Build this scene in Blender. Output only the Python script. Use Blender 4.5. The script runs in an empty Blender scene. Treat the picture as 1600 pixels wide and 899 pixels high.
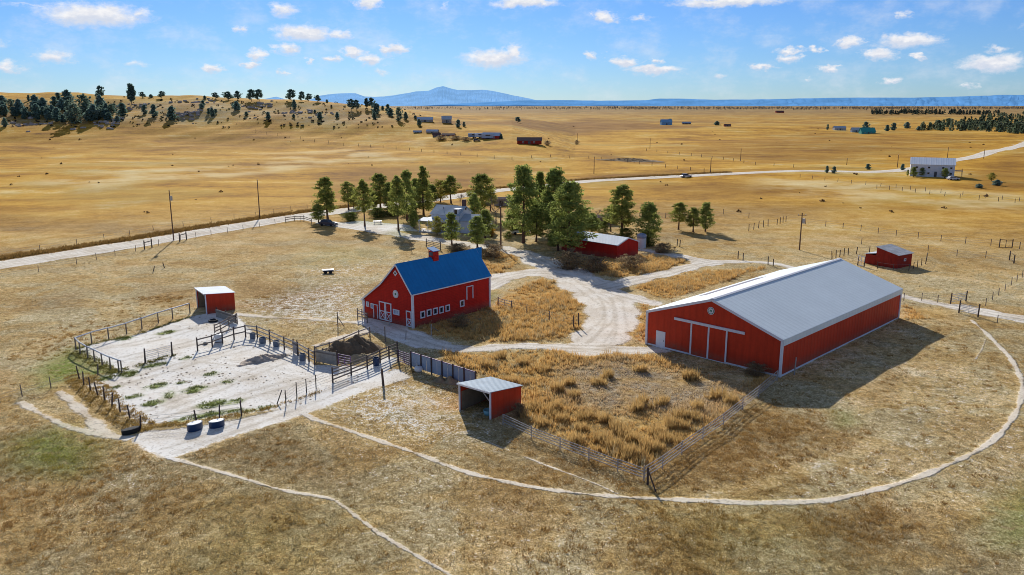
import bpy, math, random
import numpy as np
from mathutils import Vector, Matrix
random.seed(7); rng = np.random.default_rng(11)
S = bpy.context.scene; COL = S.collection
R = math.radians; PI = math.pi

# ------------------------------------------------------------------ camera
FPX, YH, CAMZ = 1260.0, 162.0, 30.0
PITCH = math.atan((449.5 - YH) / FPX); CP, SP = math.cos(PITCH), math.sin(PITCH)
cam = bpy.data.cameras.new('camera'); co = bpy.data.objects.new('camera', cam); COL.objects.link(co)
co.location = (0, 0, CAMZ); co.rotation_euler = (PI/2 - PITCH, 0, 0)
cam.sensor_width = 36; cam.lens = FPX / 1600 * 36; cam.clip_start = 0.5; cam.clip_end = 60000
S.camera = co
S.render.resolution_x = 1024; S.render.resolution_y = 575
S.view_settings.view_transform = 'Standard'; S.view_settings.look = 'None'; S.view_settings.exposure = 0

# ------------------------------------------------------------------ terrain
def ss(a, b, t):
    t = np.clip((t - a) / (b - a), 0, 1); return t*t*(3 - 2*t)
HP = [-900, 0, 60, 150, 250, 350, 440, 500, 560, 600, 640, 680, 720, 800, 900]
HY = [146, 147, 149, 150.5, 152.5, 153.5, 156.5, 159.5, 164, 169, 177, 184, 191, 199, 210]
HD = [900, 850, 840, 830, 820, 810, 790, 770, 740, 720, 700, 670, 640, 600, 560]
HZ = [CAMZ + (YH - y)/FPX*d for y, d in zip(HY, HD)]; HZ[-1] = 0
def hgt(x, y):
    x = np.asarray(x, float); y = np.asarray(y, float)
    D = np.hypot(x, y); yy = np.maximum(y, 1.0)
    px = 800 + FPX*x/yy/CP
    px = np.where(y < 40, -900, px)
    w = ss(40, 160, y)
    zc = np.interp(px, HP, HZ); dc = np.interp(px, HP, HD)
    t = D/dc
    s = .25*ss(.5, 1.0, t) + .75*ss(.72, 1.02, t)
    s = s*(1 - ss(1.5, 3.0, t))
    rock = ss(.62, .8, t)*(1 - ss(1.0, 1.1, t))*np.clip(zc/40, 0, 1)
    z = w*zc*s + rock*(1.1*np.sin(x*.061 + 1.3*np.sin(y*.043)) + .8*np.sin(y*.09 + x*.037) + .5*np.sin(x*.17 - y*.13))
    f = ss(210, 430, D)*(1 - ss(.5, .9, t)*np.clip(zc/30, 0, 1))
    z = z + f*(.8*np.sin(.021*x + .013*y + 1.0) + .6*np.sin(-.017*x + .024*y + 2.3) + .25*np.sin(.05*x + .047*y))
    g = ss(520, 1000, D)*(1 - ss(4000, 7000, D))*(px > 640)
    z = z + g*(2.0*np.sin(.0041*x + .0063*y + .4) + 1.2*np.sin(-.0068*x + .009*y))
    z = z + .10*ss(20, 60, y)*(np.sin(.35*x + .21*y)*np.sin(.27*y - .1*x))*(1 - ss(150, 260, D))
    return z
def ray(px, py):
    u = (px - 800)/FPX; v = (py - 449.5)/FPX
    return np.array([u, CP - v*SP, -SP - v*CP])
TT = np.geomspace(20, 12000, 4000)
def at(px, py):
    d = ray(px, py); P = TT[:, None]*d
    below = (CAMZ + P[:, 2]) < hgt(P[:, 0], P[:, 1])
    i = int(np.argmax(below)) if below.any() else len(TT) - 1
    a, b = TT[max(i-1, 0)], TT[i]
    for _ in range(30):
        m = (a + b)/2; p = d*m
        if CAMZ + p[2] < float(hgt(p[0], p[1])): b = m
        else: a = m
    p = d*b
    return Vector((p[0], p[1], CAMZ + p[2]))
def depth(p): return p[1]*CP - (p[2] - CAMZ)*SP
def mpp(p): return depth(p)/FPX          # metres per photo pixel there

# ------------------------------------------------------------------ helpers
def link(o, parent=None):
    COL.objects.link(o)
    if parent: o.parent = parent
    return o
def tag(o, label=None, cat=None, group=None, kind=None):
    if label: o['label'] = label
    if cat: o['category'] = cat
    if group: o['group'] = group
    if kind: o['kind'] = kind
    return o
def thing(name, label, cat, loc, rz=0, group=None, scale=1):
    o = bpy.data.objects.new(name, None); o.empty_display_size = .3
    o.location = loc; o.rotation_euler = (0, 0, rz); o.scale = (scale,)*3
    return tag(link(o), label, cat, group)
def dup(root, loc, rz, label=None, group=None, scale=None):
    r = root.copy(); COL.objects.link(r); r.location = loc; r.rotation_euler = (0, 0, rz)
    if scale is not None: r.scale = scale if hasattr(scale, '__len__') else (scale,)*3
    if label: r['label'] = label
    if group: r['group'] = group
    for ch in list(root.children):
        c = ch.copy(); COL.objects.link(c); c.parent = r
        for g in ch.children:
            d = g.copy(); COL.objects.link(d); d.parent = c
    return r
class MB:
    def __init__(s): s.v = []; s.f = []
    def add(s, vs, fs):
        n = len(s.v); s.v += [tuple(map(float, q)) for q in vs]; s.f += [tuple(i + n for i in f) for f in fs]; return s
    def box(s, c, d, rz=0, M=None):
        hx, hy, hz = d[0]/2, d[1]/2, d[2]/2
        vs = [Vector((x*hx, y*hy, z*hz)) for x in (-1, 1) for y in (-1, 1) for z in (-1, 1)]
        m = M if M is not None else Matrix.Rotation(rz, 3, 'Z')
        vs = [m @ q + Vector(c) for q in vs]
        return s.add(vs, [(0,1,3,2),(4,6,7,5),(0,4,5,1),(2,3,7,6),(0,2,6,4),(1,5,7,3)])
    def bar(s, a, b, w, h):
        a = Vector(a); b = Vector(b); d = b - a; L = d.length
        if L < 1e-6: return s
        x = d/L; up = Vector((0, 0, 1)) if abs(x.z) < .95 else Vector((1, 0, 0))
        y = up.cross(x).normalized(); z = x.cross(y)
        m = Matrix((x, y, z)).transposed()
        return s.box((a + b)/2, (L, w, h), M=m)
    def tube(s, a, b, r0, r1=None, n=6, cap=True):
        r1 = r0 if r1 is None else r1
        a = Vector(a); b = Vector(b); x = (b - a).normalized()
        up = Vector((0, 0, 1)) if abs(x.z) < .95 else Vector((1, 0, 0))
        u = up.cross(x).normalized(); w = x.cross(u)
        vs = [a + (u*math.cos(2*PI*i/n) + w*math.sin(2*PI*i/n))*r0 for i in range(n)] + \
             [b + (u*math.cos(2*PI*i/n) + w*math.sin(2*PI*i/n))*r1 for i in range(n)]
        fs = [(i, (i+1) % n, n + (i+1) % n, n + i) for i in range(n)]
        if cap: fs += [tuple(range(n))[::-1], tuple(range(n, 2*n))]
        return s.add(vs, fs)
    def slab(s, pts, th):
        p = [Vector(q) for q in pts]; nrm = (p[1]-p[0]).cross(p[-1]-p[0]).normalized()
        n = len(p); vs = p + [q - nrm*th for q in p]
        return s.add(vs, [tuple(range(n)), tuple(range(n, 2*n))[::-1]] + [(i, n+i, n+(i+1) % n, (i+1) % n) for i in range(n)])
    def lathe(s, c, prof, n=16, sx=1, sy=1):
        c = Vector(c); vs = []; m = len(prof)
        for r, z in prof:
            vs += [c + Vector((r*sx*math.cos(2*PI*i/n), r*sy*math.sin(2*PI*i/n), z)) for i in range(n)]
        fs = [(k*n+i, k*n+(i+1) % n, (k+1)*n+(i+1) % n, (k+1)*n+i) for k in range(m-1) for i in range(n)]
        fs += [tuple(range(n))[::-1], tuple(range((m-1)*n, m*n))]
        return s.add(vs, fs)
    def build(s, name, mat, parent=None, smooth=False):
        me = bpy.data.meshes.new(name); me.from_pydata(s.v, [], s.f); me.materials.append(mat)
        if smooth: me.polygons.foreach_set('use_smooth', [True]*len(me.polygons))
        return link(bpy.data.objects.new(name, me), parent)
def np_mesh(name, V, F, mat, smooth=False, attrs=None):
    me = bpy.data.meshes.new(name); V = np.ascontiguousarray(V, np.float32); F = np.ascontiguousarray(F, np.int32)
    k = F.shape[1]
    me.vertices.add(len(V)); me.vertices.foreach_set('co', V.ravel())
    me.loops.add(F.size); me.loops.foreach_set('vertex_index', F.ravel())
    me.polygons.add(len(F)); me.polygons.foreach_set('loop_start', np.arange(0, F.size, k, dtype=np.int32))
    if smooth: me.polygons.foreach_set('use_smooth', np.ones(len(F), bool))
    for n, A in (attrs or {}).items():
        a = me.attributes.new(n, 'FLOAT_COLOR', 'POINT')
        B = np.ones((len(V), 4), np.float32); B[:, :A.shape[1]] = A; a.data.foreach_set('color', B.ravel())
    me.update(calc_edges=True); me.materials.append(mat)
    return me
def np_obj(name, V, F, mat, smooth=False, attrs=None, parent=None):
    return link(bpy.data.objects.new(name, np_mesh(name, V, F, mat, smooth, attrs)), parent)

# ------------------------------------------------------------------ node helpers / materials
class NT:
    def __init__(s, tree): s.t = tree; s.n = tree.nodes; s.l = tree.links
    def N(s, typ, **kw):
        o = s.n.new(typ)
        for k, v in kw.items(): setattr(o, k, v)
        return o
    def put(s, sock, v):
        if hasattr(v, 'default_value') or isinstance(v, bpy.types.NodeSocket): s.l.new(v, sock)
        elif v is not None: sock.default_value = v
    def math(s, op, a, b=None, c=None, clamp=False):
        o = s.N('ShaderNodeMath', operation=op, use_clamp=clamp)
        for i, q in enumerate((a, b, c)):
            if q is not None: s.put(o.inputs[i], q)
        return o.outputs[0]
    def vmath(s, op, a, b=None):
        o = s.N('ShaderNodeVectorMath', operation=op); s.put(o.inputs[0], a)
        if b is not None: s.put(o.inputs[1], b)
        return o.outputs['Value'] if op in ('LENGTH', 'DOT_PRODUCT', 'DISTANCE') else o.outputs[0]
    def noise(s, vec, scale, detail=3, rough=.55, dist=0):
        o = s.N('ShaderNodeTexNoise'); s.put(o.inputs['Vector'], vec); o.inputs['Scale'].default_value = scale
        o.inputs['Detail'].default_value = detail; o.inputs['Roughness'].default_value = rough; o.inputs['Distortion'].default_value = dist
        return o.outputs['Fac']
    def rng(s, v, a, b, c=0., d=1., smooth=True):
        o = s.N('ShaderNodeMapRange', interpolation_type='SMOOTHSTEP' if smooth else 'LINEAR')
        for i, q in enumerate((v, a, b, c, d)): s.put(o.inputs[i], q)
        return o.outputs[0]
    def mix(s, f, a, b, mode='MIX'):
        o = s.N('ShaderNodeMix', data_type='RGBA', blend_type=mode); o.clamp_factor = True
        s.put(o.inputs['Factor'], f)
        for nm, q in (('A', a), ('B', b)):
            k = [i for i in o.inputs if i.name == nm and i.type == 'RGBA'][0]
            s.put(k, (*q, 1) if isinstance(q, tuple) and len(q) == 3 else q)
        return [q for q in o.outputs if q.type == 'RGBA'][0]
    def ramp(s, f, stops):
        o = s.N('ShaderNodeValToRGB'); s.put(o.inputs[0], f); e = o.color_ramp.elements
        while len(e) > 1: e.remove(e[-1])
        e[0].position, e[0].color = stops[0][0], (*stops[0][1], 1)
        for p, c in stops[1:]: q = e.new(p); q.color = (*c, 1)
        return o.outputs[0]
    def bump(s, h, strength, dist):
        o = s.N('ShaderNodeBump'); o.inputs['Strength'].default_value = strength; o.inputs['Distance'].default_value = dist
        s.put(o.inputs['Height'], h); return o.outputs[0]
def new_mat(name):
    m = bpy.data.materials.new(name); m.use_nodes = True; t = NT(m.node_tree); t.n.clear()
    out = t.N('ShaderNodeOutputMaterial'); b = t.N('ShaderNodeBsdfPrincipled'); t.l.new(b.outputs[0], out.inputs[0])
    b.inputs['Specular IOR Level'].default_value = .2
    return m, t, b, out
def mat(name, col, rough=.7, var=.25, scale=1.5, metal=0, spec=.25, ribs=None, ribk=20., ribd=.02, streak=0, bump=.0, dirt=None, seam=0):
    m, t, b, out = new_mat(name)
    pos = t.N('ShaderNodeTexCoord').outputs['Object']
    n1 = t.noise(pos, scale, 4); n2 = t.noise(pos, scale*9, 3)
    v = t.math('ADD', t.math('MULTIPLY', n1, .7), t.math('MULTIPLY', n2, .3))
    lo = tuple(c*(1 - var) for c in col); hi = tuple(min(1, c*(1 + var)) for c in col)
    c = t.ramp(v, [(.3, lo), (.7, hi)])
    sx = t.N('ShaderNodeSeparateXYZ'); t.l.new(pos, sx.inputs[0])
    if streak:
        mp = t.N('ShaderNodeMapping'); t.l.new(pos, mp.inputs[0]); mp.inputs['Scale'].default_value = (3, 3, .25)
        st = t.rng(t.noise(mp.outputs[0], 1.2, 4), .45, .75)
        c = t.mix(t.math('MULTIPLY', st, streak), c, tuple(q*.45 for q in col))
    if dirt:
        lowz = t.rng(t.math('ADD', sx.outputs[2], t.math('MULTIPLY', n1, -1.2)), -.5, .8, 1, 0)
        c = t.mix(t.math('MULTIPLY', lowz, t.rng(n2, .25, .65, .2, .9)), c, dirt)
    h = None
    if ribs:
        q = {'x': sx.outputs[0], 'y': sx.outputs[1], 'z': sx.outputs[2]}.get(ribs) or t.math('ADD', sx.outputs[0], sx.outputs[1])
        sn = t.math('SINE', t.math('MULTIPLY', q, ribk)); h = t.math('POWER', t.math('MULTIPLY_ADD', sn, .5, .5), 3.)
        if seam: c = t.mix(t.math('MULTIPLY', h, seam), c, tuple(k*.5 for k in col))
        t.l.new(t.bump(h, .8, ribd), b.inputs['Normal'])
    elif bump:
        t.l.new(t.bump(n2, .8, bump), b.inputs['Normal'])
    t.l.new(c, b.inputs['Base Color']); b.inputs['Roughness'].default_value = rough
    b.inputs['Metallic'].default_value = metal; b.inputs['Specular IOR Level'].default_value = spec
    return m

# ------------------------------------------------------------------ where bare soil, green and gold grass lie
def gp(*pts): return np.array([tuple(at(*p)[:2]) for p in pts])
def smooth_line(P, n=8):
    P = np.asarray(P, float); out = []
    for i in range(len(P) - 1):
        p0, p1, p2, p3 = P[max(i-1, 0)], P[i], P[i+1], P[min(i+2, len(P)-1)]
        for k in range(n):
            t = k/n; out.append(.5*((2*p1) + (-p0+p2)*t + (2*p0-5*p1+4*p2-p3)*t*t + (-p0+3*p1-3*p2+p3)*t**3))
    out.append(P[-1]); return np.array(out)
def line_dist(x, y, P, W, reach):
    """signed distance outside a band of half width W (per vertex) round polyline P"""
    d = np.full(x.shape, 1e3)
    for (a, b, wa, wb) in zip(P[:-1], P[1:], W[:-1], W[1:]):
        m = max(wa, wb) + reach
        k = (x > min(a[0], b[0]) - m) & (x < max(a[0], b[0]) + m) & (y > min(a[1], b[1]) - m) & (y < max(a[1], b[1]) + m)
        if not k.any(): continue
        xx, yy = x[k], y[k]; dx, dy = b - a
        t = np.clip(((xx-a[0])*dx + (yy-a[1])*dy)/(dx*dx + dy*dy + 1e-9), 0, 1)
        d[k] = np.minimum(d[k], np.hypot(xx - a[0] - t*dx, yy - a[1] - t*dy) - (wa + (wb - wa)*t))
    return d
def poly_dist(x, y, P, reach=8):
    d = np.full(x.shape, 1e3); lo = P.min(0) - reach; hi = P.max(0) + reach
    k = (x > lo[0]) & (x < hi[0]) & (y > lo[1]) & (y < hi[1])
    if not k.any(): return d
    xx, yy = x[k], y[k]; ins = np.zeros(xx.shape, bool); dd = np.full(xx.shape, 1e3)
    for a, b in zip(P, np.roll(P, -1, 0)):
        dx, dy = b - a
        t = np.clip(((xx-a[0])*dx + (yy-a[1])*dy)/(dx*dx + dy*dy + 1e-9), 0, 1)
        dd = np.minimum(dd, np.hypot(xx - a[0] - t*dx, yy - a[1] - t*dy))
        with np.errstate(divide='ignore', invalid='ignore'):
            c = ((a[1] > yy) != (b[1] > yy)) & (xx < dx*(yy - a[1])/(dy if abs(dy) > 1e-9 else 1e-9) + a[0])
        ins ^= c
    d[k] = np.where(ins, -dd, dd); return d
LINES = []     # (name, label-free structure name, points, half widths, softness, strength)
def line(name, px, w, soft, strength=1.0, n=8):
    P = smooth_line(gp(*px), n)
    if name == 'path': w = np.asarray(w, float)*.70; soft = soft*1.2
    W = np.interp(np.linspace(0, 1, len(P)), np.linspace(0, 1, len(w)) if np.ndim(w) else [0, 1], w if np.ndim(w) else [w, w])
    
    if name != 'road': W = W*(1 + .22*np.sin(np.arange(len(P))*.9 + len(LINES)) + .15*np.sin(np.arange(len(P))*2.3))
    LINES.append((name, P, W, soft, strength))
line('road', [(-160, 442), (0, 415), (120, 396), (240, 377), (330, 361), (400, 350), (480, 337), (560, 327), (640, 317), (700, 309), (760, 300), (840, 292), (920, 283.5), (1000, 279), (1080, 275), (1160, 271), (1240, 267.5), (1300, 268), (1360, 269), (1420, 265), (1470, 255), (1520, 246), (1570, 234), (1610, 222), (1700, 206)], 4.2, 1.3)
line('driveway', [(478, 341), (520, 350), (560, 356), (620, 366), (690, 377), (740, 384), (795, 391)], 2.2, 1.2)
line('driveway', [(785, 388), (820, 397), (860, 415), (900, 435), (935, 458), (955, 480), (955, 505), (935, 530), (915, 547)], [2.0, 2.2, 3.2, 3.8, 3.9, 3.2, 3.0, 2.8, 2], 1.5)
line('driveway', [(905, 440), (860, 428), (815, 428), (775, 438), (757, 450)], [2.6, 2.3, 2.2, 2.2, 1.8], 1.5)
line('driveway', [(930, 452), (975, 442), (1020, 432), (1065, 421), (1105, 411), (1150, 409), (1220, 414), (1300, 440)], [2, 2, 1.7, 1.6, 2.0, 1.1, .9, .8], 1.2)
line('driveway', [(1105, 410), (1070, 402), (1035, 396), (1005, 390)], [1.7, 1.4, 1.2, 1.1], 1.2)
line('driveway', [(945, 455), (985, 465), (1020, 474)], [2, 1.5, 1.2], 1.2)
line('driveway', [(1035, 546), (985, 548), (930, 545), (860, 542), (800, 541), (740, 546), (690, 541), (650, 528), (605, 512), (585, 502)], [.9, 1.3, 1.7, 1.1, .9, 1.0, 1.2, 1.6, 1.9, 1.6], .9)
line('driveway', [(1405, 462), (1460, 474), (1510, 482), (1560, 492), (1640, 505)], [1.0, 1.1, 1.6, 1.8, 1.6], .8)
line('path', [(470, 645), (500, 658), (560, 678), (640, 705), (720, 735), (800, 755), (880, 768), (960, 776), (1020, 779), (1100, 783), (1200, 786), (1290, 782), (1370, 765), (1450, 740), (1520, 708), (1568, 672), (1592, 635), (1597, 600), (1585, 570), (1565, 545), (1540, 520), (1518, 500)], [.42, .36, .3, .33, .4, .4, .33, .3, .36, .25], .35)
line('path', [(262, 715), (310, 728), (380, 748), (440, 766), (510, 778), (535, 790), (560, 810), (600, 838), (640, 862), (685, 888), (730, 915)], [.35, .2, .22, .2, .25, .2, .13, .16], .28)
line('path', [(765, 692), (800, 706), (860, 730), (920, 752), (965, 772)], .13, .28, .8)
line('path', [(30, 628), (70, 650), (110, 668), (150, 678), (205, 686)], [.5, .4, .5, .6], .6)
line('path', [(90, 612), (125, 640), (150, 665), (170, 682)], [.5, .7, .7, .7], .7)
line('path', [(365, 491), (440, 497), (500, 500), (545, 504), (570, 503)], [.9, .5, .5, .8], .8)
line('path', [(490, 541), (540, 526), (585, 512)], [.5, .9, 1.2], .6)
line('path', [(560, 795), (600, 797), (650, 800)], .08, .3, .55)
line('path', [(585, 705), (640, 735), (700, 766)], .05, .3, .5)
line('path', [(1100, 775), (1160, 765), (1220, 748), (1280, 728), (1340, 705), (1400, 678)], .25, .9, .5)
line('path', [(618, 588), (660, 618), (710, 655), (748, 690)], .45, .9, .62)
line('path', [(600, 612), (670, 655), (735, 692)], .3, .8, .5)
line('path', [(1540, 530), (1533, 548), (1524, 562)], .1, .3, .7)
POLY = [(gp(*p), s) for p, s in [
    ([(118, 546), (222, 521), (300, 494), (330, 489), (368, 491), (402, 526), (466, 552), (493, 570), (528, 572), (575, 572), (604, 556), (622, 560), (600, 588), (545, 610), (490, 632), (447, 638), (376, 648), (300, 657), (225, 664), (172, 630), (135, 603), (155, 590), (190, 580), (150, 564)], .7),
    ([(221, 674), (300, 668), (376, 654), (447, 637), (500, 620), (560, 600), (600, 585), (620, 575), (645, 590), (560, 615), (500, 640), (440, 660), (380, 677), (330, 694), (265, 717), (235, 708), (205, 690)], .9),
    ([(566, 497), (600, 508), (640, 518), (690, 535), (650, 545), (610, 530), (585, 518), (560, 505)], .6),
    ([(505, 352), (560, 345), (640, 352), (655, 362), (560, 360)], .6)]]
GREEN = [(gp(*p), s, k) for p, s, k in [
    ([(30, 690), (90, 672), (140, 700), (120, 735), (40, 725)], 4, 1.),
    ([(60, 575), (115, 545), (160, 585), (120, 588), (70, 605)], 3, 1.),
    ([(120, 550), (185, 582), (178, 588), (118, 560)], 1, .8),
    ([(640, 352), (655, 345), (650, 362), (625, 372), (600, 365)], 3, .5),
    ([(540, 340), (640, 345), (620, 352), (545, 350)], 3, .45),
    ([(1300, 640), (1330, 645), (1340, 662), (1310, 668)], 1.5, .5),
    ([(755, 462), (775, 455), (772, 472), (758, 478)], 1.5, .6),
    ([(500, 385), (610, 392), (560, 410), (480, 415)], 8, .28),
    ([(1565, 790), (1620, 760), (1640, 850), (1560, 850)], 3, .7),
    ([(360, 800), (520, 820), (480, 900), (300, 890)], 9, .25), ([(1050, 800), (1250, 790), (1300, 890), (1100, 890)], 8, .25)]]
for (cx, cy, a, b) in [(150, 582, 14, 4), (166, 591, 12, 4), (202, 584, 14, 5), (244, 604, 18, 4), (264, 617, 8, 6), (240, 630, 18, 4), (304, 609, 20, 5), (330, 632, 24, 6), (366, 628, 16, 4), (356, 597, 8, 3), (330, 585, 10, 3), (208, 620, 14, 3), (240, 571, 24, 3), (195, 529, 14, 3), (260, 520, 16, 2.5), (320, 650, 60, 4), (400, 640, 30, 3), (180, 606, 8, 2), (290, 560, 8, 2), (285, 598, 7, 2)]:
    GREEN.append((gp(*[(cx + a*math.cos(q), cy + b*math.sin(q) - .18*a*math.cos(q)) for q in np.linspace(0, 2*PI, 10)[:-1]]), .5, .95))
GOLD = [(gp(*p), s, k) for p, s, k in [
    ([(690, 548), (760, 552), (870, 549), (960, 553), (1010, 552), (1060, 572), (1150, 605), (1205, 592), (1100, 668), (1008, 738), (900, 698), (815, 655), (818, 620), (770, 590), (700, 562)], 1.2, .85),
    ([(765, 490), (800, 455), (850, 438), (890, 450), (920, 490), (922, 512), (860, 532), (760, 534), (705, 528), (640, 516), (660, 510), (755, 470)], 1.5, .9),
    ([(995, 450), (1080, 425), (1190, 420), (1110, 445), (1040, 468)], 1.5, .9),
    ([(975, 482), (1010, 477), (1010, 535), (968, 525)], 1.2, .8),
    ([(850, 405), (1000, 400), (1075, 405), (1050, 420), (970, 434), (900, 425)], 1.5, .8),
    ([(745, 392), (795, 395), (812, 410), (770, 432), (756, 425)], 1.5, .8),
    ([(1410, 478), (1490, 485), (1500, 497), (1415, 500)], 1.5, .6),
    ([(120, 590), (220, 670), (205, 684), (150, 650), (60, 610)], 1.2, .5)]]
GREYB = [(gp(*p), s, k) for p, s, k in [
    ([(-60, 158), (60, 158), (200, 160), (330, 158), (480, 163), (560, 168), (640, 186), (600, 192), (480, 190), (360, 186), (200, 193), (60, 196), (-60, 200)], 18, .5),
    ([(880, 578), (965, 562), (1095, 588), (1172, 608), (1110, 652), (1010, 642), (930, 648), (872, 612)], 3, .95),
    ([(740, 372), (790, 378), (800, 392), (745, 392), (700, 385)], 3, .6)]]
SPECK = [(gp(*p), s, k) for p, s, k in [
    ([(600, 585), (700, 610), (745, 660), (760, 695), (640, 690), (500, 650)], 6, 1.),
    ([(380, 470), (570, 430), (590, 490), (520, 515), (400, 505)], 6, .9),
    ([(430, 420), (600, 400), (620, 430), (480, 460)], 15, .7),
    ([(1180, 740), (1380, 680), (1480, 560), (1560, 600), (1480, 720), (1250, 780)], 8, .6),
    ([(700, 780), (1000, 800), (1150, 850), (900, 899), (600, 880)], 10, .35),
    ([(1500, 690), (1640, 620), (1640, 760), (1480, 780)], 8, .6), ([(440, 640), (640, 690), (780, 790), (560, 770)], 6, .45), ([(180, 740), (230, 745), (225, 765), (170, 760)], 2, .8)]]
DARK = [(gp(*p), s, k) for p, s, k in [
    ([(800, 800), (1000, 770), (1010, 700), (800, 650), (700, 680)], 6, .35),
    ([(1020, 745), (1200, 615), (1250, 640), (1330, 680), (1150, 745)], 6, .5),
    ([(1260, 815), (1370, 790), (1420, 830), (1330, 870)], 4, .8), ([(1000, 850), (1080, 820), (1150, 860), (1060, 899)], 5, .5),
    ([(200, 720), (430, 790), (560, 840), (400, 830), (200, 800)], 6, .45), ([(0, 640), (180, 690), (420, 780), (200, 860), (0, 800)], 10, .35),
    ([(230, 440), (300, 450), (290, 470), (220, 470)], 5, .6), ([(30, 470), (130, 455), (120, 480), (20, 488)], 5, .6), ([(290, 715), (440, 660), (480, 690), (560, 760), (420, 740)], 3, .5), ([(380, 440), (520, 450), (480, 490), (390, 480)], 5, .5)]]
FIELD = [(gp(*p), s, k) for p, s, k in [
    ([(850, 289), (900, 279), (960, 272), (1070, 271.5), (1060, 275), (960, 276), (890, 284)], 2, 1.0), ([(1245, 235), (1300, 232), (1304, 235), (1255, 238)], 4, 1.), ([(925, 240), (1000, 248), (1045, 257), (1000, 257), (940, 247)], 5, .8),
    ([(1000, 285), (1150, 283), (1280, 300), (1150, 312), (1010, 300)], 10, .45), ([(1050, 318), (1300, 325), (1250, 345), (1080, 340)], 8, .4), ([(-50, 206), (300, 196), (500, 206), (450, 233), (200, 240), (-50, 238)], 20, .32), ([(400, 206), (560, 226), (800, 248), (800, 250.5), (560, 229), (400, 208)], 3, .6), ([(1040, 215), (1250, 222), (1250, 226), (1040, 219)], 8, .6), ([(900, 186), (1300, 190), (1300, 194), (900, 191)], 30, .6), ([(1150, 255), (1420, 235), (1440, 238), (1180, 259)], 6, .45),
    ([(560, 240), (800, 262), (800, 264), (560, 243)], 3, .4), ([(100, 300), (420, 270), (430, 274), (110, 306)], 4, .3), ([(-20, 330), (260, 310), (270, 316), (-20, 340)], 5, .3),   # deeper ochre ploughed / hay fields far off
    ([(690, 190), (900, 190), (1040, 196), (1130, 197), (1000, 203), (820, 200), (700, 197)], 25, 1.0),
    ([(490, 285), (560, 262), (760, 255), (800, 290), (640, 300), (520, 310)], 14, .7),
    ([(1040, 232), (1250, 205), (1500, 210), (1400, 245), (1200, 255)], 40, .5), ([(1500, 275), (1600, 235), (1640, 290), (1560, 305)], 10, .6)]]
PALE = [(gp(*p), s, k) for p, s, k in [
    ([(30, 288), (180, 268), (400, 255), (560, 236), (620, 240), (380, 275), (150, 292)], 10, .55), ([(400, 240), (560, 232), (650, 250), (480, 262)], 10, .45),
    ([(1180, 275), (1380, 288), (1600, 305), (1600, 330), (1400, 325), (1200, 300)], 12, .55), ([(600, 215), (720, 230), (640, 226)], 8, .6)]]
def masks(x, y, paths=True):
    x = np.asarray(x, float); y = np.asarray(y, float)
    A = np.zeros((len(x), 3)); B = np.zeros((len(x), 3)); C = np.zeros((len(x), 3))
    for nm, P, W, soft, k in LINES:
        if nm == 'path' and not paths: continue
        A[:, 0] = np.maximum(A[:, 0], k*(1 - ss(-soft*.6, soft, line_dist(x, y, P, W, soft + .5))))
    for nm, P, W, soft, k in LINES:
        if nm == 'path' and not paths: continue
        C[:, 2] = np.maximum(C[:, 2], (1. if nm == 'path' else .5)*(1 - ss(0, 1, line_dist(x, y, P, W + soft, 1))))
    for P, s in POLY: C[:, 2] *= ss(-.5, 1.5, poly_dist(x, y, P))
    for P, s in POLY: A[:, 0] = np.maximum(A[:, 0], 1 - ss(-s, s, poly_dist(x, y, P)))
    for L, arr, j in ((GREEN, A, 1), (GOLD, A, 2), (GREYB, B, 0), (SPECK, B, 1), (DARK, B, 2), (FIELD, C, 0), (PALE, C, 1)):
        for P, s, k in L: arr[:, j] = np.maximum(arr[:, j], k*(1 - ss(-s, s, poly_dist(x, y, P, s + 1))))
    P, W = LINES[0][1], LINES[0][2]                 # weedy ditch on the far side of the road
    off = P + np.column_stack([-np.gradient(P[:, 1]), np.gradient(P[:, 0])])/np.hypot(np.gradient(P[:, 0]), np.gradient(P[:, 1]))[:, None]*7.0
    B[:, 2] = np.maximum(B[:, 2], .9*(1 - ss(-.6, 1.6, line_dist(x, y, off, W*.35, 3))))
    return A, B, C

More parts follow.
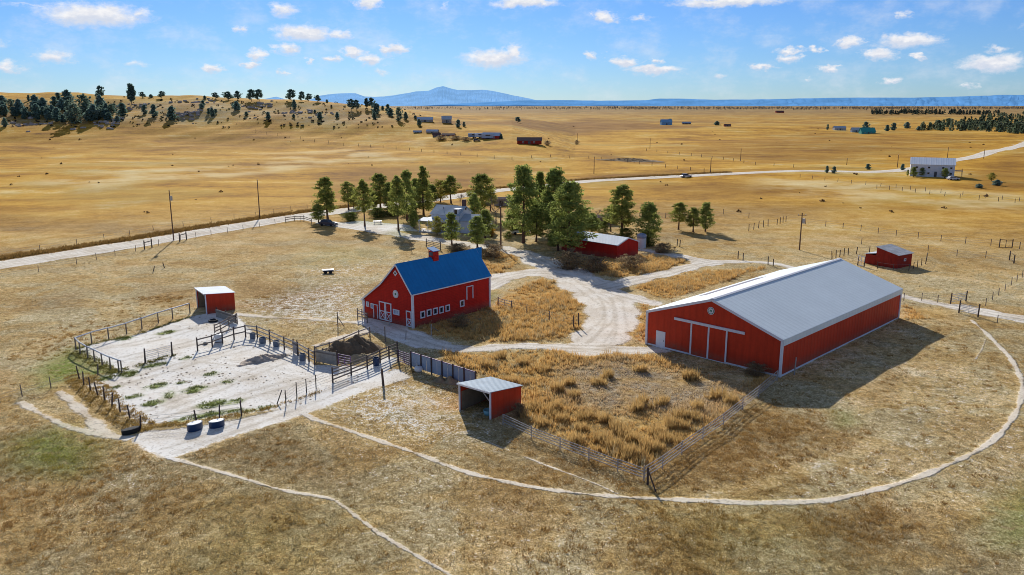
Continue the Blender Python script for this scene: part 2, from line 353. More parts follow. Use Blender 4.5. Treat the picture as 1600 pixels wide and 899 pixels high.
# ------------------------------------------------------------------ ground material
def make_ground_mat():
    m, t, b, out = new_mat('prairie_ground')
    pos = t.N('ShaderNodeNewGeometry').outputs['Position']
    at_ = lambda n: t.N('ShaderNodeAttribute', attribute_name=n)
    def sep(n):
        q = t.N('ShaderNodeSeparateColor'); t.l.new(at_(n).outputs['Color'], q.inputs[0]); return q.outputs
    dirt, green, gold = sep('soil'); grey, speck, dark = sep('cover'); field, pale, beige = sep('land')
    n0 = t.noise(pos, .009, 4, .6); n1 = t.noise(pos, .035, 4, .6); n2 = t.noise(pos, .22, 4, .6); n3 = t.noise(pos, 1.1, 4, .65); n4 = t.noise(pos, 5.0, 3, .6)
    n5 = t.noise(pos, 13.0, 3, .7); n6 = t.noise(pos, 2.6, 4, .75)
    sc = t.vmath('LENGTH', pos); far = t.rng(sc, 120, 300)
    # near pasture
    mixv = t.math('ADD', t.math('ADD', t.math('MULTIPLY', n1, .26), t.math('MULTIPLY', n2, .24)), t.math('ADD', t.math('MULTIPLY', n3, .18), t.math('ADD', t.math('MULTIPLY', n4, .18), t.math('MULTIPLY', n5, .14))))
    mixv = t.math('SUBTRACT', mixv, t.math('MULTIPLY', dark, .07))
    near = t.ramp(mixv, [(.38, (.20, .12, .038)), (.45, (.42, .27, .095)), (.50, (.59, .42, .18)), (.55, (.74, .57, .31)), (.63, (.92, .82, .61))])
    nb = t.noise(pos, .10, 3, .6, 1.0)
    near = t.mix(t.math('MULTIPLY', t.rng(nb, .46, .58), .8), near, t.mix(.72, near, t.ramp(t.math('ADD', t.math('MULTIPLY', n4, .6), t.math('MULTIPLY', n3, .4)), [(.38, (.24, .20, .10)), (.5, (.49, .425, .25)), (.62, (.74, .67, .48))])))
    near = t.mix(t.math('MULTIPLY', t.rng(nb, .48, .34), .55), near, t.mix(.6, near, t.ramp(n4, [(.36, (.22, .11, .035)), (.62, (.58, .35, .13))])))
    near = t.mix(t.math('MULTIPLY', dark, t.rng(n2, .3, .65)), near, t.ramp(n3, [(.35, (.17, .08, .02)), (.65, (.46, .25, .075))]))
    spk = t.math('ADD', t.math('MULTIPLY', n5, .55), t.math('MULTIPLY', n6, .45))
    near = t.mix(1., near, t.ramp(spk, [(.40, (.52, .48, .42)), (.48, (.90, .88, .85)), (.53, (1.08, 1.08, 1.07)), (.60, (1.42, 1.42, 1.45))]), 'MULTIPLY')  # fine speckle; its dark specks paint small grass shadows into the colour
    # far grassland
    mp_ = t.N('ShaderNodeMapping'); t.l.new(pos, mp_.inputs[0]); mp_.inputs['Scale'].default_value = (.012, .05, 1); mp_.inputs['Rotation'].default_value = (0, 0, .25)
    ns = t.noise(mp_.outputs[0], 1., 5, .6, .6)
    mf = t.math('ADD', t.math('ADD', t.math('ADD', t.math('MULTIPLY', n0, .22), t.math('MULTIPLY', ns, .28)), t.math('MULTIPLY', n1, .22)), t.math('ADD', t.math('MULTIPLY', n2, .16), t.math('MULTIPLY', n3, .12)))
    farc = t.ramp(mf, [(.38, (.20, .09, .012)), (.44, (.42, .20, .020)), (.49, (.60, .305, .030)), (.54, (.70, .40, .06)), (.60, (.84, .62, .25))])
    nq = t.noise(mp_.outputs[0], .35, 4, .55, .8)
    farc = t.mix(t.math('MULTIPLY', t.rng(nq, .50, .62), .55), farc, t.mix(1., farc, (.62, .60, .75), 'MULTIPLY'))
    farc = t.mix(t.math('MULTIPLY', t.rng(n0, .52, .62), .35), farc, (.36, .27, .075))
    farc = t.mix(t.math('MULTIPLY', field, .85), farc, t.ramp(n1, [(.35, (.20, .085, .014)), (.65, (.36, .17, .03))]))
    farc = t.mix(t.math('MULTIPLY', pale, t.rng(n1, .4, .62)), farc, (.86, .70, .38))
    farc = t.mix(t.rng(sc, 800, 3500, 0, .75), farc, t.ramp(ns, [(.4, (.19, .125, .065)), (.6, (.40, .26, .11))]))
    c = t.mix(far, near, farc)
    # gold weeds, grey-brown dead cover, green growth
    gold_c = t.ramp(t.math('ADD', t.math('MULTIPLY', n2, .4), t.math('ADD', t.math('MULTIPLY', n3, .35), t.math('MULTIPLY', n4, .25))), [(.36, (.22, .115, .03)), (.5, (.62, .37, .105)), (.62, (.84, .57, .21))])
    c = t.mix(gold, c, gold_c)
    grey_c = t.ramp(t.math('ADD', t.math('MULTIPLY', n3, .6), t.math('MULTIPLY', n4, .4)), [(.38, (.12, .085, .055)), (.5, (.34, .265, .18)), (.6, (.50, .42, .31))])
    c = t.mix(t.math('MULTIPLY', grey, t.rng(n2, .3, .6)), c, grey_c)
    gm = t.math('MULTIPLY', green, t.rng(n3, .32, .52))
    # bare soil
    sandv = t.math('ADD', t.math('MULTIPLY', n2, .5), t.math('MULTIPLY', n4, .5))
    sand = t.ramp(sandv, [(.36, (.64, .565, .455)), (.45, (.88, .805, .695)), (.56, (.95, .90, .81))])
    e = t.math('ADD', dirt, t.math('MULTIPLY', t.math('SUBTRACT', t.math('ADD', t.math('MULTIPLY', n2, .25), t.math('ADD', t.math('MULTIPLY', n3, .40), t.math('MULTIPLY', n4, .35))), .5), 2.0))
    sand = t.mix(beige, sand, t.mix(1., sand, (.90, .83, .73), 'MULTIPLY'))
    e = t.math('SUBTRACT', e, t.math('MULTIPLY', t.rng(beige, .6, .95), t.rng(n2, .56, .36, 0, .22)))
    wear = sep('wear')[0]
    sand = t.mix(t.math('MULTIPLY', wear, t.rng(n3, .3, .6, .25, .75)), sand, t.mix(1., sand, (.70, .66, .60), 'MULTIPLY'))
    sand = t.mix(t.math('MULTIPLY', t.rng(n2, .56, .40), .5), sand, t.mix(1., sand, (.88, .84, .78), 'MULTIPLY'))
    dm = t.rng(e, .34, .72)
    spv = t.math('ADD', t.math('MULTIPLY', n4, .55), t.math('MULTIPLY', n3, .45))
    thr = t.math('SUBTRACT', .625, t.math('MULTIPLY', speck, .15))
    near_only = t.math('SUBTRACT', 1., far)
    sm = t.math('MULTIPLY', t.rng(t.math('SUBTRACT', spv, thr), 0, .06), t.math('MULTIPLY', near_only, t.math('SUBTRACT', 1., t.math('MULTIPLY', gold, .9))))
    c = t.mix(t.math('MULTIPLY', sm, .85), c, sand)
    # tufts and droppings left on the bare soil
    sp2 = t.math('MULTIPLY', t.rng(t.noise(pos, 2.6, 4, .75), .54, .64), t.rng(n2, .35, .6))
    sand2 = t.mix(t.math('MULTIPLY', sp2, .55), sand, (.27, .20, .12))
    c = t.mix(dm, c, sand2)
    c = t.mix(gm, c, t.ramp(n4, [(.35, (.10, .15, .02)), (.65, (.36, .40, .08))]))
    t.l.new(c, b.inputs['Base Color']); b.inputs['Roughness'].default_value = .95; b.inputs['Specular IOR Level'].default_value = .05
    hh = t.math('ADD', t.math('MULTIPLY', n3, .5), t.math('ADD', t.math('MULTIPLY', n4, .3), t.math('MULTIPLY', n6, .3)))
    hh = t.math('MULTIPLY', hh, t.math('SUBTRACT', 1., t.math('MULTIPLY', dm, .75)))
    bp = t.N('ShaderNodeBump'); bp.inputs['Strength'].default_value = 1.; bp.inputs['Distance'].default_value = .24
    t.l.new(hh, bp.inputs['Height']); t.l.new(bp.outputs[0], b.inputs['Normal'])
    return m
GROUND = make_ground_mat()

TRACKS = [smooth_line(gp(*p)) for p in ([(215, 655), (300, 622), (390, 585), (470, 552)], [(150, 570), (250, 548), (330, 528)], [(235, 668), (350, 628), (450, 600), (520, 584)], [(265, 705), (370, 668), (450, 640), (560, 598)], [(180, 600), (270, 575), (400, 540)], [(300, 560), (380, 570), (490, 590)], [(200, 540), (280, 520), (330, 505)])]
def wear_at(x, y):
    w = np.zeros(len(x))
    for P in TRACKS:
        for o in (-.8, .8):
            T = np.gradient(P, axis=0); T /= np.hypot(T[:, 0], T[:, 1])[:, None]; Q = P + np.column_stack([-T[:, 1], T[:, 0]])*o
            w = np.maximum(w, 1 - ss(0, .45, line_dist(x, y, Q, np.full(len(Q), .05), 1)))
    return w
# ------------------------------------------------------------------ ground sheet
def grow(a, lim, step, g):
    out = []; x = a
    while x < lim: x += step; step *= g; out.append(x)
    return out
xs = np.arange(-115, 125.01, .5); xs = np.array([-q for q in grow(115, 9000, .5, 1.035)][::-1] + list(xs) + grow(125, 9000, .5, 1.035))
ys = np.array(list(np.arange(-60, 38, 3.5)) + list(np.arange(38, 190, .5)) + grow(189.5, 9600, .5, 1.014))
gx, gy = np.meshgrid(xs, ys); gxf, gyf = gx.ravel(), gy.ravel(); gz = hgt(gxf, gyf)
MA, MBk, MC = masks(gxf, gyf, False); MW = np.repeat(wear_at(gxf, gyf)[:, None], 3, 1)
nx, ny = len(xs), len(ys); idx = np.arange(nx*ny).reshape(ny, nx)
GF = np.stack([idx[:-1, :-1], idx[:-1, 1:], idx[1:, 1:], idx[1:, :-1]], -1).reshape(-1, 4)
GV = np.column_stack([gxf, gyf, gz])
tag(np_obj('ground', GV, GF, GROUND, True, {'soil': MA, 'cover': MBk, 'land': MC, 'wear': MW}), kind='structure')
def region(name, P, grow_m, lift):
    cx = GV[GF].mean(1); k = poly_dist(cx[:, 0], cx[:, 1], P) < grow_m
    F = GF[k]; u, inv = np.unique(F, return_inverse=True)
    V = GV[u].copy(); V[:, 2] += lift
    tag(np_obj(name, V, inv.reshape(-1, 4), GROUND, True, {'soil': MA[u], 'cover': MBk[u], 'land': MC[u], 'wear': MW[u]}), kind='structure')
region('corral_ground', POLY[0][0], .3, .003)
region('sandy_yard', POLY[1][0], .3, .0045)
region('barn_apron', POLY[2][0], .2, .006)
for i, (nm, P, W, soft, k) in enumerate(LINES):
    T = np.gradient(P, axis=0); T /= np.hypot(T[:, 0], T[:, 1])[:, None]; Nn = np.column_stack([-T[:, 1], T[:, 0]])
    offs = np.array([-1, -.86, -.64, -.42, -.2, 0, .2, .42, .64, .86, 1.]); m = len(offs)
    if nm != 'path': offs = np.linspace(-1, 1, 49); m = 49
    wid = np.repeat(W + soft*.9, m)*np.tile(offs, len(P)); mnd = np.repeat(.3*np.sin(np.arange(len(P))*.21 + i), m)
    if nm == 'path': wr = np.zeros(len(wid))
    elif nm == 'road': wr = sum(np.exp(-((wid - c)/.38)**2) for c in (-2.3, -.8, .9, 2.4))
    else: wr = sum(np.exp(-((wid - c - mnd*k_)/.22)**2) for c, k_ in ((-.8, 1), (.8, 1), (-1.9, -2), (-.35, -2), (2.6, 3), (1.1, 3)))
    V = np.array([P[j] + Nn[j]*o*(W[j] + soft*.9) for j in range(len(P)) for o in offs])
    z = hgt(V[:, 0], V[:, 1]) + np.tile(np.where(np.abs(offs) > .95, -.012, .004 + .0009*i + (.06 if nm == 'road' else 0)), len(P))
    a, bq, cq = masks(V[:, 0], V[:, 1])
    q = np.arange(len(V)).reshape(-1, m); F = np.stack([q[:-1, :-1], q[1:, :-1], q[1:, 1:], q[:-1, 1:]], -1).reshape(-1, 4)[:, ::-1]
    tag(np_obj(nm, np.column_stack([V, z]), F, GROUND, True, {'soil': a, 'cover': bq, 'land': cq, 'wear': np.repeat(np.clip(wr, 0, 1)[:, None], 3, 1)}), kind='structure')

# ------------------------------------------------------------------ grass and weeds (uncountable)
def leaf_mat(name, trans=.25, rough=.8):
    m, t, b, out = new_mat(name)
    col = t.N('ShaderNodeAttribute', attribute_name='tint').outputs['Color']
    t.l.new(col, b.inputs['Base Color']); b.inputs['Roughness'].default_value = rough; b.inputs['Specular IOR Level'].default_value = .08
    tr = t.N('ShaderNodeBsdfTranslucent'); t.l.new(col, tr.inputs[0])
    mx = t.N('ShaderNodeMixShader'); mx.inputs[0].default_value = trans
    t.l.new(b.outputs[0], mx.inputs[1]); t.l.new(tr.outputs[0], mx.inputs[2]); t.l.new(mx.outputs[0], out.inputs[0])
    return m
GRASS = leaf_mat('dry_grass_blades', .42)
def blades(name, cx, cy, n, rad, h0, h1, wid, cols, lean=.35):
    """cx,cy: clump centres; each gets n blades; h per clump, colour per clump (cols Nx3)"""
    k = len(cx); N = k*n
    c = np.repeat(np.arange(k), n)
    a = rng.uniform(0, 2*PI, N); r = np.sqrt(rng.uniform(0, 1, N))*np.repeat(rad, n) if hasattr(rad, '__len__') else np.sqrt(rng.uniform(0, 1, N))*rad
    bx = cx[c] + r*np.cos(a); by = cy[c] + r*np.sin(a); bz = hgt(bx, by)
    hc = rng.uniform(h0, h1, k) if not hasattr(h0, '__len__') else rng.uniform(h0, h1)
    h = hc[c]*rng.uniform(.55, 1.05, N)
    th = rng.uniform(0, PI, N); w = wid*rng.uniform(.6, 1.4, N)
    lx = rng.normal(0, lean, N)*h + .25*h*np.cos(a); ly = rng.normal(0, lean, N)*h + .25*h*np.sin(a)
    V = np.empty((N, 3, 3))
    V[:, 0] = np.column_stack([bx - w*np.cos(th), by - w*np.sin(th), bz - .02])
    V[:, 1] = np.column_stack([bx + w*np.cos(th), by + w*np.sin(th), bz - .02])
    V[:, 2] = np.column_stack([bx + lx, by + ly, bz + h])
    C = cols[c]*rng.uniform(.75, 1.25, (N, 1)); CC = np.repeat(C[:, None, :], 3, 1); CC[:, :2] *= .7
    return np_obj(name, V.reshape(-1, 3), np.arange(N*3).reshape(-1, 3), GRASS, False, {'tint': np.clip(CC.reshape(-1, 3), 0, 1)})
def pick(n, x0, x1, y0, y1): return rng.uniform(x0, x1, n), rng.uniform(y0, y1, n)
def patch_noise(x, y): return .5 + .25*(np.sin(.31*x + 1.7*np.sin(.19*y)) + np.sin(.43*y + 1.3*np.sin(.23*x + 2)))
# short pasture grass near the camera
px_, py_ = [], []
for (n, y0, y1) in ((52000, 42, 75), (30000, 75, 110), (16000, 110, 165)):
    u = rng.uniform(-.70, .70, n); y = rng.uniform(y0, y1, n); px_.append(u*y); py_.append(y)
x = np.concatenate(px_); y = np.concatenate(py_)
a, bq, cq = masks(x, y); pn = patch_noise(x*.5, y*.5)
k = (a[:, 0] < .12) & (rng.uniform(0, 1, len(x)) < .35 + .6*pn - .3*bq[:, 1] + .3*bq[:, 2])
x, y, a, bq, pn = x[k], y[k], a[k], bq[k], pn[k]
base = np.array([.54, .38, .17])*np.ones((len(x), 1))
base = base*(1 - .5*bq[:, 2:3]) + .5*bq[:, 2:3]*np.array([.42, .23, .07])
base = base + (np.array([.70, .58, .36]) - base)*np.clip(rng.normal(.25, .3, (len(x), 1)), 0, 1)
base = base*(1 - .8*a[:, 1:2]) + .8*a[:, 1:2]*np.array([.28, .37, .06])
fx = patch_noise(x*.22 + 9, y*.22)[:, None]; base = base*(1.15 - .69*fx) + .6*fx*np.array([.46, .41, .24])
tag(blades('grass', x, y, 8, .25, np.full(len(x), .05), .13 + .17*(rng.uniform(0, 1, len(x)) < .14), .035, base*rng.uniform(.75, 1.2, (len(x), 1)), .5), kind='stuff')
# low shrubby bunch grass in the browner patches
x = rng.uniform(-62, 62, 60000); y = rng.uniform(44, 125, 60000); kk = np.abs(x) < .7*y; x, y = x[kk], y[kk]
a, bq, cq = masks(x, y); pn = patch_noise(x*.35 + 3, y*.35)
kk = (a[:, 0] < .1) & (a[:, 2] < .2) & (rng.uniform(0, 1, len(x)) < np.clip(1.05*bq[:, 2] + .5*(pn - .60), .04, .8)*(1 - .8*bq[:, 1]))
x, y, a, bq = x[kk], y[kk], a[kk], bq[kk]; tt = rng.uniform(0, 1, (len(x), 1))
bc = np.array([.56, .34, .11])*(1 - tt) + np.array([.36, .21, .075])*tt; bc = bc*(1 - .75*a[:, 1:2]) + .75*a[:, 1:2]*np.array([.31, .40, .07])
tag(blades('bunch_grass', x, y, 22, rng.uniform(.2, .55, len(x)), .08, .24, .04, bc*1.12, .55), kind='stuff')
# tall gold weeds
def in_polys(x, y, L, m=0): 
    d = np.full(len(x), 1e3)
    for q in L: d = np.minimum(d, poly_dist(x, y, q[0]))
    return d < m
x, y = pick(40000, -18, 60, 60, 175)
a, bq, cq = masks(x, y); pn = patch_noise(x, y)
k = (a[:, 2] > .3) & (a[:, 0] < .2) & (rng.uniform(0, 1, len(x)) < .35 + .7*pn - .05*bq[:, 0])
x, y, bq, pn = x[k], y[k], bq[k], pn[k]
rad = rng.uniform(.18, .5, len(x)); gcol = np.array([.74, .47, .17])*np.ones((len(x), 1)); tt = rng.uniform(0, 1, (len(x), 1))
gcol = gcol*(1 - tt*.75) + tt*.75*np.array([.55, .35, .125]); t2 = (rng.uniform(0, 1, (len(x), 1)) < .22)*rng.uniform(.4, 1, (len(x), 1)); gcol = gcol*(1 - t2) + t2*np.array([.42, .36, .22]); gcol = gcol*(1 - .72*bq[:, 0:1]) + .72*bq[:, 0:1]*np.array([.58, .46, .31])
hh = (.30 + .55*pn)*(1 - .62*bq[:, 0])*rng.uniform(.6, 1.3, len(x))
tag(blades('tall_weeds', x, y, 16, rad, hh*.6, hh*1.25, .04, gcol*1.28, .2), kind='stuff')
# big feathery tufts standing in the pen
pts = [(783, 560), (800, 600), (850, 580), (870, 610), (900, 620), (935, 600), (950, 590), (920, 655), (945, 660), (995, 640), (1010, 632), (1030, 630), (1000, 580), (1080, 595), (1075, 592), (880, 660), (860, 650), (990, 690), (1010, 700), (975, 680), (960, 700), (1040, 690), (1060, 670), (1085, 655), (1090, 640), (1065, 655), (1050, 665), (1120, 620), (1145, 632), (900, 690), (940, 690), (1000, 715), (985, 712), (1020, 705), (870, 640), (830, 640), (1030, 680), (905, 672), (890, 600), (760, 575), (820, 570), (960, 675), (845, 665)]
q = np.array([tuple(at(*p)[:2]) for p in pts]); q = np.concatenate([q + rng.normal(0, .35, q.shape) for _ in range(5)])
gcol = np.array([.76, .51, .20])*rng.uniform(.8, 1.1, (len(q), 1))
tag(blades('feather_grass', q[:, 0], q[:, 1], 60, .38, .8, 1.35, .035, gcol, .12), kind='stuff')
# coarse brown weeds round the corral, ditch weeds, green growth on the sand
x, y = pick(30000, -62, 0, 60, 122); a, bq, cq = masks(x, y)
k = ((a[:, 1] > .5) & (a[:, 0] > .4) & (rng.uniform(0, 1, len(x)) < .9)); gx_, gy_ = x[k], y[k]
edge = gp((124, 590), (172, 634), (219, 668)); e2 = gp((221, 668), (305, 660), (376, 648), (440, 632), (500, 612))
d1 = line_dist(x, y, edge, np.full(3, 1.5), 1); d2 = line_dist(x, y, e2, np.array([.7, .5, .45, .35, .2]), 1)
k2 = ((d1 < 0) | (d2 < 0)) & (rng.uniform(0, 1, len(x)) < .95)
e3 = gp((122, 552), (185, 585)); e4 = gp((118, 545), (222, 520), (298, 496)); e5 = gp((190, 578), (225, 569), (268, 556))
k3 = (line_dist(x, y, e3, np.full(2, .8), 1) < 0) | (line_dist(x, y, e4, np.full(3, .35), 1) < 0) | (line_dist(x, y, e5, np.full(3, .45), 1) < 0)
X = np.concatenate([gx_, x[k2], x[k3]]); Y = np.concatenate([gy_, y[k2], y[k3]])
cc = np.concatenate([np.tile([.22, .25, .075], (len(gx_), 1)), np.tile([.50, .33, .10], (k2.sum(), 1)), np.tile([.24, .22, .06], (k3.sum(), 1))])*rng.uniform(.7, 1.2, (len(X), 1))
tag(blades('corral_weeds', X, Y, 18, .28, .07, .24, .04, cc, .5), kind='stuff')
# scattered clods and droppings on the corral sand
cxy = np.column_stack(pick(70, -58, -12, 64, 120)); cxy = np.repeat(cxy, 40, 0) + rng.normal(0, 2.2, (2800, 2))*np.array([1.6, .8]); x, y = cxy[:, 0], cxy[:, 1]; a, bq, cq = masks(x, y); d = poly_dist(x, y, POLY[0][0])
k = (d < -.4) & (rng.uniform(0, 1, len(x)) < .6); x, y = x[k], y[k]
V = []; F = []
for i in range(len(x)):
    s = .04 + .2*random.random()**2.5; z = float(hgt(x[i], y[i])) + .03; n = len(V)
    s *= .8; V += [(x[i]+s*random.uniform(.6, 1.3), y[i], z), (x[i], y[i]+s*random.uniform(.6, 1.3), z), (x[i]-s, y[i], z), (x[i], y[i]-s, z), (x[i], y[i], z+s*.35)]
    F += [(n, n+1, n+4), (n+1, n+2, n+4), (n+2, n+3, n+4), (n+3, n, n+4)]
tag(np_obj('clods', np.array(V), np.array(F), mat('clod_soil', (.36, .28, .20), .95)), kind='stuff')
# ditch weeds along the road
P = LINES[0][1]; T = np.gradient(P, axis=0); T /= np.hypot(T[:, 0], T[:, 1])[:, None]; Nn = np.column_stack([-T[:, 1], T[:, 0]])
n = 9000; s = rng.uniform(0, len(P)*.62, n); i0 = np.clip(s.astype(int), 0, len(P)-2); f = (s - i0)[:, None]
o = rng.normal(7.0, 1.1, (n, 1)); q = P[i0]*(1-f) + P[i0+1]*f + Nn[i0]*o
tag(blades('ditch_weeds', q[:, 0], q[:, 1], 6, .4, .3, .8, .09, np.array([.32, .19, .06])*rng.uniform(.7, 1.3, (n, 1)), .2), kind='stuff')

# ------------------------------------------------------------------ object materials
M = {}
M['red'] = mat('red_metal_siding', (.60, .045, .013), .6, .16, .35, spec=.25, streak=.22, ribs='xy', ribk=6.9, ribd=.02, seam=.17, dirt=(.30, .10, .06))
M['redwood'] = mat('red_painted_boards', (.54, .026, .016), .75, .16, .8, spec=.15, ribs='z', ribk=28, ribd=.015, seam=.25, streak=.30, dirt=(.27, .10, .07))
M['redold'] = mat('faded_red_boards', (.36, .04, .025), .85, .25, 1.0, spec=.1, ribs='xy', ribk=24, ribd=.015, seam=.3, streak=.35)
M['white'] = mat('white_trim_paint', (.78, .76, .78), .6, .06, 2, streak=.08)
M['whitewall'] = mat('white_siding', (.72, .72, .76), .7, .08, .6, ribs='z', ribk=25, ribd=.01)
M['roofgrey'] = mat('pale_steel_roof', (.78, .83, .82), .5, .06, .18, spec=.4, ribs='x', ribk=6.9, ribd=.015, seam=.07, streak=.10)
M['roofblue'] = mat('blue_steel_roof', (.008, .205, .49), .55, .14, .3, spec=.25, streak=.12, ribs='x', ribk=8, ribd=.012, seam=.10)
M['roofold'] = mat('weathered_tin_roof', (.33, .41, .48), .6, .18, .6, spec=.15, ribs='y', ribk=20, ribd=.02, seam=.3, streak=.25)
M['rooftin'] = mat('bright_tin_roof', (.58, .64, .70), .65, .10, .5, spec=.12, ribs='x', ribk=20, ribd=.02, seam=.12)
M['rust'] = mat('rusty_tin_roof', (.42, .43, .45), .7, .35, .9, streak=.5, spec=.2, ribs='x', ribk=20, ribd=.02, seam=.2)
M['whiteroof'] = mat('white_tin_roof', (.86, .87, .88), .6, .05, .5, spec=.2, ribs='x', ribk=7, ribd=.02, seam=.08)
M['slate'] = mat('grey_shingle_roof', (.46, .52, .56), .85, .14, 1.0, ribs='z', ribk=30, ribd=.01, seam=.2)
M['glass'] = mat('dark_window_glass', (.015, .018, .03), .15, .3, 1, spec=.6)
M['paleglass'] = mat('pale_window_glass', (.35, .42, .55), .2, .2, 1, spec=.6)
M['wood'] = mat('weathered_fence_wood', (.20, .165, .14), .9, .3, 2.5, bump=.02)
M['greywood'] = mat('silver_grey_boards', (.36, .32, .27), .9, .25, 2, ribs='xy', ribk=40, ribd=.015, seam=.4)
M['rail'] = mat('pale_weathered_rail', (.40, .36, .33), .85, .2, 2)
M['darkpost'] = mat('dark_creosote_post', (.085, .065, .06), .9, .3, 3)
M['pole'] = mat('utility_pole_wood', (.17, .10, .065), .9, .25, 2)
M['pipe'] = mat('galvanised_pipe', (.55, .55, .58), .4, .1, 2, metal=.3, spec=.5)
M['wire'] = mat('fence_wire', (.30, .29, .29), .6, .1, 2)
M['bluepanel'] = mat('blue_grey_sheet_metal', (.27, .35, .46), .5, .12, .7, spec=.35, streak=.3)
M['purple'] = mat('purple_painted_steel', (.20, .10, .24), .6, .15, 1)
M['bark'] = mat('pine_bark', (.13, .075, .05), .95, .35, 3, bump=.05)
M['deadwood'] = mat('bare_grey_branches', (.20, .16, .135), .95, .25, 3)
M['bluetank'] = mat('dark_blue_plastic', (.012, .04, .11), .45, .15, 2, spec=.4)
M['tub'] = mat('pale_teal_tub', (.25, .50, .55), .5, .1, 2)
M['whitetub'] = mat('white_plastic', (.70, .72, .72), .5, .08, 2)
M['greybarrel'] = mat('slate_blue_barrel_plastic', (.13, .16, .21), .6, .2, 2)
M['rubber'] = mat('black_rubber', (.02, .02, .022), .8, .3, 4)
M['steel'] = mat('dark_steel', (.10, .10, .11), .5, .2, 3)
M['concrete'] = mat('pale_concrete', (.48, .46, .43), .9, .12, 1.2)
M['greenmark'] = mat('green_emblem_paint', (.06, .22, .12), .6, .1, 2)
M['stone'] = mat('grey_pink_rock', (.44, .37, .32), .95, .35, .8, bump=.1)
M['rubble'] = mat('rubble_stone', (.52, .42, .33), .95, .4, 2.5, bump=.05)
M['hay'] = mat('old_hay', (.36, .27, .16), .95, .35, 1.6, bump=.15)
M['brick'] = mat('dark_chimney_brick', (.14, .08, .07), .9, .25, 3)
M['teal'] = mat('teal_green_roof', (.05, .33, .28), .6, .1, .3)
M['skyblue'] = mat('light_blue_steel', (.20, .42, .62), .5, .1, .3)
M['tan'] = mat('tan_wall', (.42, .34, .26), .85, .15, .5)
M['tankwhite'] = mat('white_tank_paint', (.62, .66, .66), .6, .1, 1)
M['straw'] = mat('interior_plywood', (.28, .20, .13), .9, .25, 1.2, streak=.3)
M['carwhite'] = mat('white_car_paint', (.70, .72, .75), .25, .03, 1, spec=.5)
M['cargrey'] = mat('silver_car_paint', (.38, .38, .40), .3, .05, 1, spec=.5)
M['cardark'] = mat('dark_car_paint', (.05, .05, .075), .3, .1, 1, spec=.5)
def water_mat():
    m, t, b, out = new_mat('tank_water'); b.inputs['Base Color'].default_value = (.78, .82, .9, 1); b.inputs['Roughness'].default_value = .12  # pale base colour paints in the reflected sky
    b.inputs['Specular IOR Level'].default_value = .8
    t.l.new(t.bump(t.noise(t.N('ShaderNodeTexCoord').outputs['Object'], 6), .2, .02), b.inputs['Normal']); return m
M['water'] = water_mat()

# ------------------------------------------------------------------ buildings
def wall_shell(W, L, zl):            # zl: list of (y, z) roof profile from y=0 to y=W
    mb = MB(); prof = [(0, -.3)] + [(y, z) for y, z in zl] + [(W, -.3)]; n = len(prof)
    vs = [(0, y, z) for y, z in prof] + [(L, y, z) for y, z in prof]
    fs = [tuple(range(n)), tuple(range(n, 2*n))[::-1]] + [(i, n+i, n+i+1, i+1) for i in range(n-1)]
    return mb.add(vs, fs)
def roof_shell(L, zl, th, fo, bo, ov):   # slabs over each pair of profile points, overhangs
    mb = MB(); n = len(zl); pts = [Vector((0, y, z)) for y, z in zl]
    d0 = (pts[0]-pts[1]).normalized(); d1 = (pts[-1]-pts[-2]).normalized()
    pts[0] = pts[0] + d0*ov; pts[-1] = pts[-1] + d1*ov
    up = []
    for i, p in enumerate(pts):
        nn = Vector((0, 0, 0))
        for a, b in ((i-1, i), (i, i+1)):
            if a >= 0 and b < n:
                e = pts[b]-pts[a]; nn += Vector((0, -e.z, e.y)).normalized()
        up.append(p + nn.normalized()*th)
    vs = []
    for X in (-fo, L + bo):
        vs += [(X, p.y, p.z + .012) for p in pts] + [(X, p.y, p.z + .012) for p in up]
    fs = []
    for i in range(n-1):
        fs += [(n+i, n+i+1, 3*n+i+1, 3*n+i), (i+1, i, 2*n+i, 2*n+i+1), (i, i+1, n+i+1, n+i), (2*n+i+1, 2*n+i, 3*n+i, 3*n+i+1)]
    fs += [(0, n, 3*n, 2*n), (2*n-1, n-1, 3*n-1, 4*n-1)]
    return mb.add(vs, fs), pts, up
class Bld:
    def __init__(s, name, label, cat, x, y, yaw, group=None):
        s.x, s.y, s.yaw = x, y, yaw; s.z = float(hgt(x, y))
        s.root = thing(name, label, cat, (x, y, s.z), yaw, group)
    def loc(s, plane, px, py, off=0):     # a point of the facade plane (local metres)
        c, q = math.cos(s.yaw), math.sin(s.yaw); d = ray(px, py)
        o = np.array([-s.x, -s.y, CAMZ - s.z]); lo = np.array([c*o[0]+q*o[1], -q*o[0]+c*o[1], o[2]]); ld = np.array([c*d[0]+q*d[1], -q*d[0]+c*d[1], d[2]])
        k = 0 if plane == 'front' else 1
        t = (off - lo[k])/ld[k]; return Vector(lo + ld*t)
    def fbox(s, name, m, y, z, w, h, th=.06, parent=None, off=0):   # on the front gable, centre y,z
        return MB().box((-th/2 - .004 - off, y, z), (th, w, h)).build(name, m, parent or s.root)
    def sbox(s, name, m, x, z, w, h, th=.06, parent=None, off=0):
        return MB().box((x, -th/2 - .004 - off, z), (w, th, h)).build(name, m, parent or s.root)
def frame_mb(plane, u0, u1, z0, z1, wd, th=.12, off=.004, bottom=True):
    mb = MB()
    def b(uc, zc, w, h):
        if plane == 'front': mb.box((-th/2 - off, uc, zc), (th, w, h))
        else: mb.box((uc, -th/2 - off, zc), (w, th, h))
    b(u0 + wd/2, (z0+z1)/2, wd, z1-z0); b(u1 - wd/2, (z0+z1)/2, wd, z1-z0); b((u0+u1)/2, z1 - wd/2, u1-u0-2*wd, wd)
    if bottom: b((u0+u1)/2, z0 + wd/2, u1-u0-2*wd, wd)
    return mb
